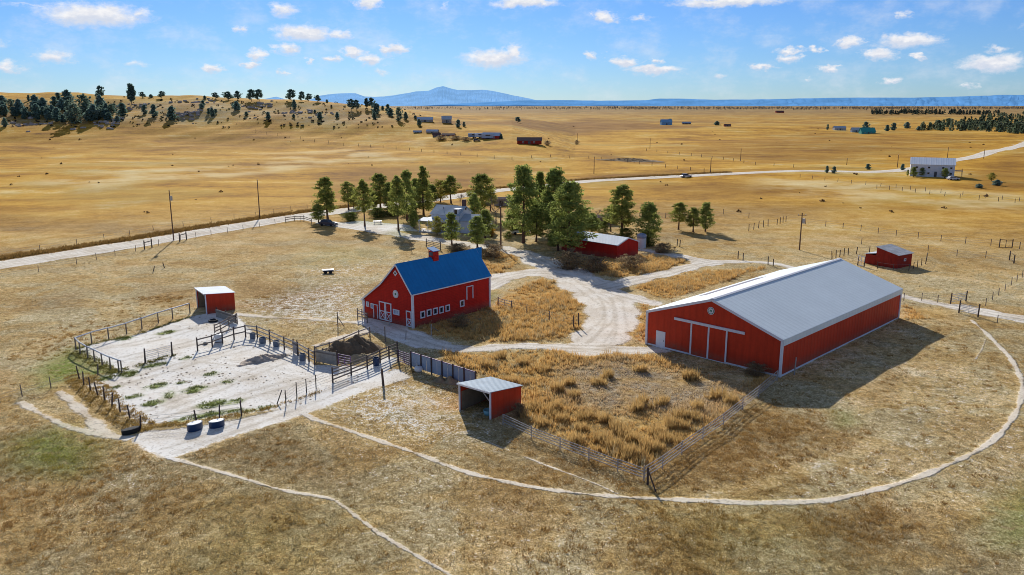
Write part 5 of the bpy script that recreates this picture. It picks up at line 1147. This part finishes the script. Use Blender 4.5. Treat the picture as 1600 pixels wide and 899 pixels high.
def tree(arch, name, label, px, py, top, wpx, cat='tree', group=None):
    if group == G1 and wpx: wpx *= 1.22
    p = at(px, py)
    while py < 195 and px < 650 and p.length > 1150: py += .5; top += .5; p = at(px, py)
    m = mpp(p); (tm, cm), H0, W0 = ARCH[arch]
    hh_ = max((py - top)*m/CP, .3); sz = hh_/H0; sx = (wpx*m/W0 if wpx else sz)
    r = thing(name, label, cat, p, random.uniform(0, 6.28), group); r.scale = (sx, sx, sz)
    for nm, me in (('trunk', tm), ('crown', cm)): link(bpy.data.objects.new(nm, me), r)
    return r
G1 = 'pines of the farmhouse grove'
for row in [
    ('ponderosa0', 512.5, 346, 281, 40, 'bushy pine standing over the dark parked car, leftmost of the grove'),
    ('full1', 498, 348, 321, 24, 'low bushy pine at the road end of the drive, left of the parked car'),
    ('ponderosa1', 545, 329, 287, 26, 'slim pine second from the left end of the grove'),
    ('ponderosa2', 570, 354, 286, 30, 'leaning pine with a long bare trunk left of the lawn'),
    ('ponderosa3', 594.5, 327, 274, 32, 'open crowned pine behind the lawn picnic table'),
    ('full0', 584, 328, 301, 22, 'short full pine filling the gap behind the lawn'),
    ('ponderosa1', 623, 361, 281, 32, 'tall bare stemmed pine at the right edge of the lawn'),
    ('full2', 636, 345, 272, 32, 'tall full pine left of the farmhouse porch'),
    ('cone0', 662, 336, 264, 32, 'spire topped pine directly behind the farmhouse porch roof'),
    ('olive0', 688, 316, 284, 28, 'yellow green broadleaf tree behind the farmhouse roof'),
    ('ponderosa2', 705, 318, 277, 28, 'dark pine rising behind the farmhouse chimney side'),
    ('ponderosa3', 752, 340, 275, 42, 'wide open pine right of the farmhouse'),
    ('full1', 742, 352, 306, 26, 'dense lower pine against the right end of the farmhouse'),
    ('full0', 647, 357, 331, 18, 'small pine at the left corner of the farmhouse porch'),
    ('full2', 706, 383, 336, 29, 'young pine in front of the farmhouse, left of the pair by the drive'),
    ('full1', 746, 388, 341, 34, 'young pine in front of the farmhouse, right of the pair by the drive'),
    ('olive0', 683, 368, 340, 20, 'bright green bushy tree beside the farmhouse porch'),
    ('full0', 817.5, 380, 266, 56, 'tallest dark pine with wide skirt beside the slim pole'),
    ('cone1', 843, 368, 273, 36, 'narrow pine squeezed behind the tallest pine'),
    ('full2', 865, 376, 271, 52, 'tall full pine behind the garage end'),
    ('full1', 889, 402, 292, 72, 'broad heavy pine overhanging the garage roof'),
    ('ponderosa0', 972, 372, 294, 48, 'round topped pine behind the right half of the garage'),
    ('full2', 1013, 383, 321, 44, 'leaning pine right of the white storage tank'),
    ('ponderosa1', 1060, 359, 319, 27, 'left pine of the trio in the pasture right of the garage'),
    ('ponderosa3', 1083, 363, 326, 24, 'middle and thinnest pine of the trio in the pasture'),
    ('full0', 1102, 362, 319, 27, 'right pine of the trio in the pasture right of the garage'),
    ('full0', 910, 368, 330, 34, 'dark pine lower down behind the garage roof'),
    ('olive0', 553, 326, 296, 22, 'yellow green tree filling the gap between the second and third grove pines'),
    ('full2', 609, 330, 288, 26, 'full pine half hidden between the open crowned and the bare stemmed pine'),
    ('full1', 650, 334, 283, 26, 'bushy pine just left of the spire topped pine'),
    ('full0', 675, 318, 290, 24, 'lower pine tucked behind the farmhouse ridge'),
    ('ponderosa1', 766, 330, 296, 24, 'small pine between the wide open pine and the bare grey tree'),
    ('full0', 758, 372, 330, 30, 'rounded pine at the right end of the farmhouse wing'),
    ('full1', 800, 366, 330, 26, 'low full pine left of the tallest pine'),
    ('full2', 838, 378, 322, 36, 'low spreading pine filling the gap under the narrow pine'),
    ('full0', 872, 392, 336, 40, 'low skirted pine at the left end of the garage'),
    ('full1', 925, 366, 335, 28, 'bushy pine behind the middle of the garage roof'),
    ('ponderosa2', 954, 362, 322, 26, 'slim pine left of the round topped pine')]:
    tree(row[0], 'pine_tree' if 'olive' not in row[0] else 'broadleaf_tree', row[5], *row[1:5], group=G1)
for row in [('shrub0', 590, 340, 326, 30, 'green hedge bush along the back of the lawn'), ('shrub0', 612, 338, 324, 26, 'hedge bush right of the first one behind the lawn'), ('shrub0', 977, 376, 358, 30, 'round green bush at the foot of the round topped pine'), ('shrub0', 942, 364, 348, 24, 'dark juniper bush behind the garage roof'), ('yellow0', 768, 370, 358, 13, 'bright yellow autumn bush beside the slim pole'), ('shrub0', 794, 374, 363, 16, 'small green bush right of the slim pole'),
            ('brush0', 770, 402, 384, 42, 'dark leafless brush thicket behind the blue barn roof'), ('brush0', 715, 392, 382, 34, 'brown brush patch under the pair of young pines'), ('brush0', 890, 420, 395, 52, 'grey brown brush under the broad pine in front of the garage'), ('brush0', 930, 424, 404, 50, 'brown brush thicket below the garage wall'), ('brush0', 985, 420, 402, 46, 'dark brush at the right corner of the garage'), ('brush0', 1035, 395, 382, 34, 'dark brush right of the white storage tank'), ('brush0', 862, 376, 364, 22, 'brown brush between the tall pines'),
            ('shrub0', 1013, 384, 372, 30, 'low green skirt bush under the leaning pine'), ('shrub0', 548, 345, 333, 28, 'low green bush beneath the second pine of the grove'), ('shrub0', 640, 338, 322, 30, 'green bush behind the porch side pines'), ('brush0', 1180, 586, 570, 40, 'tall dry weeds growing against the metal barn front'), ('brush0', 720, 512, 494, 34, 'dark weeds against the long side of the blue roofed barn'), ('brush0', 812, 650, 632, 22, 'dry weeds against the back corner of the open shed')]:
    tree(row[0], 'shrub', row[5], *row[1:5], cat='shrub')
def bare_tree(label, px, py, top, seed, cat='tree', spread=.5):
    p = at(px, py); h_ = (py - top)*mpp(p)/CP; r_ = random.Random(seed); root = thing('bare_tree', label, cat, p)
    mb = MB(); br = MB()
    mb.tube((0, 0, -.2), (0, 0, h_*.4), .022*h_, .014*h_)
    def grow_(o, d, L, rr, n):
        e = o + d*L; br.tube(o, e, rr, rr*.55, 4, cap=False)
        if n == 0: return
        for _ in range(4):
            nd = (d + Vector((r_.gauss(0, spread), r_.gauss(0, spread), r_.gauss(.12, .25)))).normalized(); grow_(o.lerp(e, r_.uniform(.5, 1)), nd, L*.68, rr*.55, n - 1)
    for _ in range(5): grow_(Vector((0, 0, h_*r_.uniform(.25, .4))), Vector((r_.gauss(0, .6), r_.gauss(0, .6), 1)).normalized(), h_*.28, .009*h_, 3)
    mb.build('trunk', M['deadwood'], root); br.build('branches', M['deadwood'], root)
bare_tree('bare grey tree behind the slim pole', 775, 350, 302, 3); bare_tree('bare twiggy tree at the corner of the low brown shed', 934, 342, 324, 4); bare_tree('small bare tree beside the drive fence left of the barn cupola', 643, 393, 376, 5); bare_tree('bare tree behind the farmhouse chimney', 719, 325, 300, 6)
# hillside trees
GH = 'trees scattered over the left hillside'
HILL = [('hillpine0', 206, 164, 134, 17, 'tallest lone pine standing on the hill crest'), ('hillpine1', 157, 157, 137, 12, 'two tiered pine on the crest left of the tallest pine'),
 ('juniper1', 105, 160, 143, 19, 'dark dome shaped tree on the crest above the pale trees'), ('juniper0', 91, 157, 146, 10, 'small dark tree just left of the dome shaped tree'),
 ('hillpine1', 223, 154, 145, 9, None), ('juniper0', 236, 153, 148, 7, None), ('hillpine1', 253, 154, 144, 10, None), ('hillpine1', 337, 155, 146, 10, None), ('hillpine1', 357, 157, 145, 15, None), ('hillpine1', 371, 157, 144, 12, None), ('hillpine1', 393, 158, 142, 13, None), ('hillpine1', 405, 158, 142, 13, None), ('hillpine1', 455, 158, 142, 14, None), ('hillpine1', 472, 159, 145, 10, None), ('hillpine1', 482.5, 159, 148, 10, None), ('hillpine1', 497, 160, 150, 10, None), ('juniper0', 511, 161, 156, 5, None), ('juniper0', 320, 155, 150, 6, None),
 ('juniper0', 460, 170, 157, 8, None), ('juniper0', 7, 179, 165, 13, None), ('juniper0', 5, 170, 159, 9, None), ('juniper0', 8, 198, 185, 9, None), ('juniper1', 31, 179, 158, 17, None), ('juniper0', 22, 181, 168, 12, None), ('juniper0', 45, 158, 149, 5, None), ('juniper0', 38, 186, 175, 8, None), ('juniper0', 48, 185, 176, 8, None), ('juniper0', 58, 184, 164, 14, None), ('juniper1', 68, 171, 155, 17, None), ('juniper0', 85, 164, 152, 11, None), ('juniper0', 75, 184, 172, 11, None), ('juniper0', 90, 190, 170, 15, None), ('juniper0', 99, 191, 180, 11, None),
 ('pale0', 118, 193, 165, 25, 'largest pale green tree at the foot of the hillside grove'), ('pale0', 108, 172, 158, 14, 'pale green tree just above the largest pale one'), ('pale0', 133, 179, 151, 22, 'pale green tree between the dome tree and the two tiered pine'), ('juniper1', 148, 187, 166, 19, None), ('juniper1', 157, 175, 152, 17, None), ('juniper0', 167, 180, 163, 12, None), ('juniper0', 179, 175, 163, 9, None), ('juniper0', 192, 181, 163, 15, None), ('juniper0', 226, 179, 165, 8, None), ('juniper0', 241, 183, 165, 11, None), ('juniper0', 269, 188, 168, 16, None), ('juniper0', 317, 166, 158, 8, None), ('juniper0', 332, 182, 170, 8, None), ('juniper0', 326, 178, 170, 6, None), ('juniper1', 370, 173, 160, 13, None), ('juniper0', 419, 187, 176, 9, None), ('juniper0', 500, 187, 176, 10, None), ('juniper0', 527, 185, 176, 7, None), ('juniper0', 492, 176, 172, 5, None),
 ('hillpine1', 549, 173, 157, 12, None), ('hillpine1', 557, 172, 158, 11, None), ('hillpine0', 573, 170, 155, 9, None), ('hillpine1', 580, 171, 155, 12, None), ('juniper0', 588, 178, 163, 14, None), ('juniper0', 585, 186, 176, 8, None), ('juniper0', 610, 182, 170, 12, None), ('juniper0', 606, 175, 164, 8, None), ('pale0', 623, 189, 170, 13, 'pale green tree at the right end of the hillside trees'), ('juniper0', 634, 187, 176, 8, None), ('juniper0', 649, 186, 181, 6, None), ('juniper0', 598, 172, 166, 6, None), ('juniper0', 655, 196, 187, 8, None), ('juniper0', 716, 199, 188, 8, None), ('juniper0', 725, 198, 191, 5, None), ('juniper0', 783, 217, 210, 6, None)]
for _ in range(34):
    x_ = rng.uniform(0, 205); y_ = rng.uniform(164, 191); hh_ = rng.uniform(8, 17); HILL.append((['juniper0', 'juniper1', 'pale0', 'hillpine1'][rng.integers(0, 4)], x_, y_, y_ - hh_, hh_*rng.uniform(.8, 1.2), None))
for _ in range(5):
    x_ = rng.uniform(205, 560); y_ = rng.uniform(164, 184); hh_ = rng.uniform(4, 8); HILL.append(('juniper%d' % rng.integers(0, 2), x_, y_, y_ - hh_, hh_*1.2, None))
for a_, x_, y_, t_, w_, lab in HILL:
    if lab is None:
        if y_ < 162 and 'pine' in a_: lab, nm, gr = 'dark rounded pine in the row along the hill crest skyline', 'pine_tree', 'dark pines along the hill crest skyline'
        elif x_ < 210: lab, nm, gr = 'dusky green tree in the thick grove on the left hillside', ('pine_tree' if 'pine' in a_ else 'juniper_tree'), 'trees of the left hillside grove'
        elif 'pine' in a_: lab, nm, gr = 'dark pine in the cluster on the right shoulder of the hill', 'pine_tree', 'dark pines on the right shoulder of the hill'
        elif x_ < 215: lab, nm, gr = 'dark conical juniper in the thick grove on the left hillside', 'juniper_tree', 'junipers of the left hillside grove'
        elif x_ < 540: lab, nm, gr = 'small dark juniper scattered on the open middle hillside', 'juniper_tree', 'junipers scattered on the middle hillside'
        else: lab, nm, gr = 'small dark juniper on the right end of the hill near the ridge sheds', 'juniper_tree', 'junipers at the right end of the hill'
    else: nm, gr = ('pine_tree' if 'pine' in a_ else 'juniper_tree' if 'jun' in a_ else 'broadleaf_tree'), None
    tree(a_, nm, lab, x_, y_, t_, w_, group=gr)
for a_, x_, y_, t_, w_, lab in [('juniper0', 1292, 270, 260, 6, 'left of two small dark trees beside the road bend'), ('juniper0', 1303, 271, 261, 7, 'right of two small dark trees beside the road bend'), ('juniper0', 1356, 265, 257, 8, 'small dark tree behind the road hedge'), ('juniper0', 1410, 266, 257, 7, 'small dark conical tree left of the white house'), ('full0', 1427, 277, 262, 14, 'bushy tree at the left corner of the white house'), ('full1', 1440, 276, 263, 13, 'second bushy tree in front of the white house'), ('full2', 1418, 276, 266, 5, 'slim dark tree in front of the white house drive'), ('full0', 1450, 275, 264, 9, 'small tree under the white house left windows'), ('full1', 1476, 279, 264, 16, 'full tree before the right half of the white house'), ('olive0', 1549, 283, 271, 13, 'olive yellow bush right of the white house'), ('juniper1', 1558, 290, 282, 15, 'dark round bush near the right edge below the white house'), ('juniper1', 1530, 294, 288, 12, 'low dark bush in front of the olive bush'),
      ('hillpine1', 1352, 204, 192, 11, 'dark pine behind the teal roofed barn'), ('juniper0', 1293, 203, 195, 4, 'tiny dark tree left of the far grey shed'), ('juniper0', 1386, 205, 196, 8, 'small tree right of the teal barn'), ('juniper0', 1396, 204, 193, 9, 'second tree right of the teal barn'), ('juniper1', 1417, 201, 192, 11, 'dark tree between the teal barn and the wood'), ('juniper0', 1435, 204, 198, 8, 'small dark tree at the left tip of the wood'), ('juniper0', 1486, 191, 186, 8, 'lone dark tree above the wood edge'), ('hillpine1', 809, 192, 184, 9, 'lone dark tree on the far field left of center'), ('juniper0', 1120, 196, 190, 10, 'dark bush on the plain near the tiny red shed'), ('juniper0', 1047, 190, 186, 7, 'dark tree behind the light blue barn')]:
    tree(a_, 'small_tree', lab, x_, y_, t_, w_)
for x_, y_, t_, w_, lab in [(690, 219, 213, 22, 'leftmost dark brush pile in the far farmyard'), (712, 218.5, 213, 24, 'reddish brush pile in the middle of the far farmyard'), (728, 220, 215, 18, 'small brush pile left of the parked trailers'), (855, 227, 221, 12, 'low brush just right of the long dark stable'), (901, 226, 220, 8, 'brush clump at the foot of the far pole right of the dark stable')]:
    tree('brush0', 'shrub', lab, x_, y_, t_, w_, cat='shrub')
# rocks and scrub on the hill
ROCK = MB()
def rocks(label, px, py, wpx, n, seed):
    p = at(px, py); r_ = np.random.default_rng(seed); m = mpp(p)
    for _ in range(n):
        s = r_.uniform(.6, 1.9); dx = r_.normal(0, wpx*m*.3); dy = r_.normal(0, 9); x_, y_ = p.x + dx, p.y + dy; z_ = float(hgt(x_, y_))
        vs = []
        for th in np.linspace(0, 2*PI, 7, False):
            q = s*r_.uniform(.7, 1.2); vs += [(x_ + q*math.cos(th)*1.3, y_ + q*math.sin(th), z_ - .2), (x_ + q*.75*math.cos(th)*1.3, y_ + q*.75*math.sin(th), z_ + s*r_.uniform(.45, .8))]
        ROCK.add(vs, [(2*i, 2*((i+1) % 7), 2*((i+1) % 7) + 1, 2*i + 1) for i in range(7)] + [tuple(2*i + 1 for i in range(7))])
rocks('grey pink rock outcrop right of the hillside junipers', 297, 181, 40, 34, 1); rocks('dark broken rocks at the foot of the pale trees', 165, 193, 50, 26, 2); rocks('rocks under the tallest crest pine', 215, 166, 40, 22, 3); rocks('low rocks along the slope below the crest row', 400, 166, 60, 20, 4); rocks('scattered rocks on the right shoulder of the hill', 480, 176, 90, 26, 5); rocks('rocks near the left edge of the hillside', 40, 196, 60, 18, 6); rocks('rock ledge between the crest and the open middle hillside', 310, 160, 60, 20, 7)
tag(ROCK.build('hillside_rocks', M['stone']), kind='stuff')
# low scrub dots: too many to count
V = []; F = []; TI = []
def scrub(x_, y_, s, c):
    z_ = float(hgt(x_, y_)); n = len(V)
    for k in range(10):
        a = rng.uniform(0, 2*PI); rr = s*rng.uniform(0, .9); hz = s*rng.uniform(.15, .75)*(1 - .4*rr/s); d = rng.normal(0, 1, 3); d /= np.linalg.norm(d); e = np.cross(d, rng.normal(0, 1, 3)); e /= np.linalg.norm(e)
        cpt = np.array([x_ + rr*math.cos(a), y_ + rr*math.sin(a), z_ + hz]); q = s*.42; i = len(V)
        V.extend([cpt - d*q, cpt + e*q, cpt + d*q, cpt - e*q]); F.append((i, i+1, i+2, i+3)); TI.extend([np.array(c)*rng.uniform(.6, 1.3)]*4)
for _ in range(330):
    px, py = rng.uniform(0, 660), rng.uniform(152, 200); p = at(px, py)
    if p.y > 1200: continue
    scrub(p.x, p.y, rng.uniform(.5, 1.7), (.085, .07, .05) if rng.uniform() < .6 else (.04, .05, .035))
for _ in range(110):
    px, py = rng.uniform(0, 1600), rng.uniform(195, 335); p = at(px, py)
    if line_dist(np.array([p.x]), np.array([p.y]), LINES[0][1], LINES[0][2], 2)[0] < 1: continue
    if abs(px - 690) < 330 and py > 262: continue
    scrub(p.x, p.y, rng.uniform(.2, .7)*(1 + p.y/900), (.20, .12, .05))
tag(np_obj('scrub', np.array(V), np.array(F), LEAF, False, {'tint': np.array(TI)}), kind='stuff')
# dark eroded bank of the dry pond
mound('pond_bank', 'dark eroded earth bank of the dry pond in mid prairie', 985, 252, 20, 5, 1.2, mat('eroded_soil', (.34, .23, .12), .95, .35, .3, bump=.1), 'earth bank', 21, -.35, .4)
# woods on the right and along the horizon (masses)
def wood(name, spots, hr, cols, nl=46):
    k = len(spots); c = np.repeat(np.arange(k), nl); h_ = rng.uniform(*hr, k); N = k*nl
    a = rng.uniform(0, 2*PI, N); t = rng.uniform(0.02, 1, N); r_ = h_[c]*.33*np.sqrt(1 - .85*t)*rng.uniform(.2, 1.05, N)
    sp = np.array(spots); z0 = hgt(sp[:, 0], sp[:, 1])
    P = np.column_stack([sp[c, 0] + r_*np.cos(a), sp[c, 1] + r_*np.sin(a), z0[c] + t*h_[c]])
    d = rng.normal(0, 1, (N, 3)); d /= np.linalg.norm(d, axis=1)[:, None]; e = np.cross(d, rng.normal(0, 1, (N, 3))); e /= np.linalg.norm(e, axis=1)[:, None]
    q = (h_[c]*.13)[:, None]; Vv = np.stack([P - d*q, P + e*q, P + d*q, P - e*q], 1).reshape(-1, 3)
    cc = np.array(cols)[rng.integers(0, len(cols), k)][c]*rng.uniform(.6, 1.35, (N, 1))
    tag(np_obj(name, Vv, np.arange(N*4).reshape(-1, 4), LEAF, False, {'tint': np.repeat(cc, 4, 0)}), kind='stuff')
wp = gp((1437, 204), (1470, 197), (1530, 190), (1545, 180), (1600, 176), (1680, 174), (1700, 214), (1600, 209), (1560, 208), (1500, 205)); spots = []
while len(spots) < 520:
    px, py = rng.uniform(1430, 1690), 174 + 36*rng.uniform()**.8; p = at(px, py)
    if poly_dist(np.array([p.x]), np.array([p.y]), wp)[0] < 0: spots.append((p.x + rng.normal(0, 6), p.y + rng.normal(0, 10)))
wood('woodland', spots, (5, 10), [(.06, .09, .065), (.11, .15, .09), (.17, .20, .12)], 60)
spots = []
for _ in range(170): p = at(rng.uniform(1362, 1560), rng.uniform(176.5, 179.5)); spots.append((p.x, p.y))
wood('tree_line', spots, (7, 12), [(.04, .055, .05), (.06, .08, .06)])
spots = []
for _ in range(520):
    px = rng.uniform(940, 1640) if rng.uniform() < .8 else rng.uniform(600, 1000); p = at(px, rng.uniform(168.2, 171.5)); k = rng.integers(1, 9) if p.y > 3000 else 0
    for _ in range(k): spots.append((p.x + rng.normal(0, 45), p.y + rng.normal(0, 40)))
wood('distant_woodland', spots, (5, 12), [(.05, .06, .07), (.07, .075, .08), (.13, .10, .08)], 16)

# ------------------------------------------------------------------ mountains in haze
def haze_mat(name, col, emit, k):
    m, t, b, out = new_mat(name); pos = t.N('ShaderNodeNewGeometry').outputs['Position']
    n = t.noise(pos, .0022, 6, .65); c = t.ramp(n, [(.38, tuple(q*.65 for q in col)), (.62, tuple(q*1.25 for q in col))])  # noise in the base colour paints ridge shading on the slopes
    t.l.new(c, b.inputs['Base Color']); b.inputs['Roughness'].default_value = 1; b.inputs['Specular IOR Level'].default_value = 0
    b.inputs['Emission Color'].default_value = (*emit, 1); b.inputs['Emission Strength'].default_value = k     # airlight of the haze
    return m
def ridge(name, prof, Y, mt, rough, seed, foot=1500, foot_py=169, n=500):
    r_ = np.random.default_rng(seed); px = np.linspace(prof[0][0], prof[-1][0], n); py = np.interp(px, [p[0] for p in prof], [p[1] for p in prof])
    jag = np.zeros(n)
    for s, a in ((60, 1), (25, .6), (10, .4), (4, .25)):
        k = max(2, int((px[-1] - px[0])/s)); jag += a*np.interp(np.linspace(0, k, n), np.arange(k + 1), r_.normal(0, 1, k + 1))
    edge = np.clip(np.minimum(np.arange(n), np.arange(n)[::-1])/15, 0, 1); py = py + jag*rough*edge
    V = []; rows = 7
    for j in range(rows):
        f = j/(rows - 1)
        for i in range(n):
            d = ray(px[i], py[i]); P = d*(Y/d[1]); zt = CAMZ + P[2]; z = -25 + (zt + 25)*(1 - f)**1.15
            V.append((P[0]*(1 - f*foot/Y), Y - f*foot + r_.normal(0, 25)*(0 < j < rows-1), z + (r_.normal(0, .045)*(zt + 25) if 0 < j < rows-1 else 0)))
    q = np.arange(rows*n).reshape(rows, n); F = np.stack([q[:-1, :-1], q[1:, :-1], q[1:, 1:], q[:-1, 1:]], -1).reshape(-1, 4)
    tag(np_obj(name, np.array(V), F, mt, True), kind='structure')
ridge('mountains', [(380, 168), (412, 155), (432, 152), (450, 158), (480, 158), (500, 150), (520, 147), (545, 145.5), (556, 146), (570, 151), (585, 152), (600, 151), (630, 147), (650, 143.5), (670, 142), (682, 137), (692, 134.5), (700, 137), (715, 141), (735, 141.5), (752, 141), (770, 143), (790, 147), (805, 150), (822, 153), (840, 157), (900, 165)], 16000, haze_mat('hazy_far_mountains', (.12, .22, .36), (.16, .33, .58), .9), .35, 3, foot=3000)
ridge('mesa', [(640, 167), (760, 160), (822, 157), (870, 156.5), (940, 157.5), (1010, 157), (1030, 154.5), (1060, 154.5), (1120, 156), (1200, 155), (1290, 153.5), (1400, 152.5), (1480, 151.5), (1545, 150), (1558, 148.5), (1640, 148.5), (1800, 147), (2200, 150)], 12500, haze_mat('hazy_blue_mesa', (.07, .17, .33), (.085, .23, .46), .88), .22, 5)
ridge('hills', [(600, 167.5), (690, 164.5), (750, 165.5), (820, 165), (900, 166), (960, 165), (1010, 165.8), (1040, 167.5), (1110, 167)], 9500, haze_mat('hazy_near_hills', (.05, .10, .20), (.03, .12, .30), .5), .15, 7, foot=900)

# ------------------------------------------------------------------ sky, clouds and sun
SUN_AZ = R(-12); SUN_EL = R(25.5)      # azimuth from +Y towards +X
w = bpy.data.worlds.new('World'); S.world = w; w.use_nodes = True; t = NT(w.node_tree); t.n.clear()
out = t.N('ShaderNodeOutputWorld'); bg = t.N('ShaderNodeBackground'); t.l.new(bg.outputs[0], out.inputs[0])
sky = t.N('ShaderNodeTexSky'); sky.sky_type = 'NISHITA'; sky.sun_disc = False; sky.sun_elevation = SUN_EL; sky.sun_rotation = SUN_AZ
sky.altitude = 1900; sky.air_density = 1.0; sky.dust_density = .3; sky.ozone_density = 2.5
dirv = t.N('ShaderNodeTexCoord').outputs['Generated']
sp = t.N('ShaderNodeSeparateXYZ'); t.l.new(dirv, sp.inputs[0])
az = t.math('ARCTAN2', sp.outputs[0], sp.outputs[1]); el = t.math('ARCSINE', sp.outputs[2])
hor = t.rng(el, R(0), R(9), 0, 1, False)
tint = t.mix(hor, (.475, .665, .965), (.475, .76, 1.20))
tint = t.mix(t.rng(el, R(10), R(22)), tint, (.85, .95, 1.1))
skyc = t.mix(1., sky.outputs[0], tint, 'MULTIPLY')
cmb = t.N('ShaderNodeCombineXYZ'); t.l.new(az, cmb.inputs[0]); t.l.new(el, cmb.inputs[1]); P0 = cmb.outputs[0]
wn = t.N('ShaderNodeTexNoise'); wn.inputs['Scale'].default_value = 55; wn.inputs['Detail'].default_value = 5; wn.inputs['Roughness'].default_value = .62
mp = t.N('ShaderNodeMapping'); mp.inputs['Scale'].default_value = (1, 1.7, 1); t.l.new(P0, mp.inputs[0]); t.l.new(mp.outputs[0], wn.inputs['Vector'])
wv = t.vmath('MULTIPLY', t.vmath('SUBTRACT', wn.outputs['Color'], (.5, .5, .5)), (.050, .018, 0)); P1 = t.vmath('ADD', P0, wv)
CL = [(145, 24, 82, 20, 1.), (215, 22, 22, 9, .7), (84, 88, 28, 13, .75), (14, 105, 24, 10, .75), (212, 99, 18, 5, .4), (330, 109, 17, 8, .9), (441, 15, 26, 13, .7), (378, 46, 12, 6, .7), (476, 52, 52, 16, 1.), (530, 53, 26, 9, .7), (392, 98, 17, 6, .9), (404, 86, 18, 9, .9), (446, 77, 24, 9, .9), (574, 5, 28, 10, 1.), (520, 92, 17, 6, .8), (552, 81, 22, 8, .9), (580, 94, 28, 12, 1.), (616, 77, 22, 11, 1.), (484, 97, 8, 6, .7), (594, 113, 16, 6, .45), (440, 114, 9, 5, .6), (772, 92, 58, 16, 1.), (800, 82, 22, 14, .9), (820, 5, 62, 10, 1.), (945, 27, 24, 11, .95), (1000, 28, 22, 6, .5), (927, 88, 15, 8, .8), (975, 97, 26, 10, 1.), (1022, 95, 14, 6, .85), (1025, 109, 56, 8, .9), (1140, 2, 95, 10, 1.), (1230, 80, 26, 6, .9), (1234, 91, 20, 7, .9), (1272, 78, 14, 6, .85), (1328, 66, 25, 9, 1.), (1420, 64, 50, 12, 1.), (1372, 85, 28, 11, 1.), (1437, 90, 13, 6, .9), (1299, 107, 18, 6, .9), (1190, 106, 20, 6, .75), (1128, 122, 14, 6, .5), (1391, 125, 16, 6, .7), (1553, 98, 48, 13, .95), (1512, 135, 13, 5, .6), (1560, 76, 16, 5, .6), (1415, 25, 12, 8, .6), (1265, 124, 10, 4, .5), (690, 12, 10, 10, .4), (60, 10, 60, 3, .35), (1700, 40, 70, 18, 1.), (-90, 60, 70, 18, 1.)]
val = None; low = None
for (x_, y_, a_, b_, s_) in CL:
    d = ray(x_, y_); d = d/np.linalg.norm(d); ca, ce = math.atan2(d[0], d[1]), math.asin(d[2])
    v = t.vmath('MULTIPLY', t.vmath('SUBTRACT', P1, (ca, ce, 0)), (FPX/(a_*1.05), FPX/(b_*1.05), 0)); ln = t.vmath('LENGTH', v)
    k = t.math('MULTIPLY_ADD', ln, -s_, s_)
    sv = t.N('ShaderNodeSeparateXYZ'); t.l.new(v, sv.inputs[0]); yk = t.math('MULTIPLY', sv.outputs[1], t.math('MAXIMUM', k, 0.)); low = yk if low is None else t.math('ADD', low, yk)
    val = k if val is None else t.math('MAXIMUM', val, k)
# clouds elsewhere in the sky, out of the picture
hi = t.math('MULTIPLY', t.rng(t.noise(dirv, 5, 5, .6), .56, .72), t.rng(el, R(9), R(16)))
fb = t.noise(mp.outputs[0], 130, 4, .65)
mask = t.rng(t.math('ADD', val, t.math('MULTIPLY', t.math('SUBTRACT', fb, .5), .5)), -.04, .72)
mask = t.math('MAXIMUM', mask, t.math('MULTIPLY', hi, .8))
veil = t.math('MULTIPLY', t.rng(t.noise(mp.outputs[0], 14, 5, .65), .44, .75), .34)
mask = t.math('MAXIMUM', mask, veil)
CB = 10.6
cc_ = t.ramp(t.noise(mp.outputs[0], 90, 3), [(.3, (.80, .83, .90)), (.65, (1, 1, 1))])
cc_ = t.mix(t.math('MULTIPLY', t.rng(low, .06, -.20), .75), cc_, (.66, .73, .86))  # grey-blue low in each cloud paints its shaded base
ccm = t.mix(1., cc_, (CB, CB, CB*1.02), 'MULTIPLY')
t.l.new(t.mix(mask, skyc, ccm), bg.inputs[0]); bg.inputs[1].default_value = .088
sun = bpy.data.lights.new('sun', 'SUN'); so = bpy.data.objects.new('sun', sun); COL.objects.link(so)
sun.energy = 5.0; sun.angle = R(.5); sun.color = (1, .97, .91)
dv = Vector((math.sin(SUN_AZ)*math.cos(SUN_EL), math.cos(SUN_AZ)*math.cos(SUN_EL), math.sin(SUN_EL)))
so.rotation_euler = dv.to_track_quat('Z', 'Y').to_euler(); so.location = dv*200
S.cycles.filter_width = .95
S.cycles.max_bounces = 5; S.cycles.diffuse_bounces = 2; S.cycles.glossy_bounces = 2; S.cycles.transmission_bounces = 2
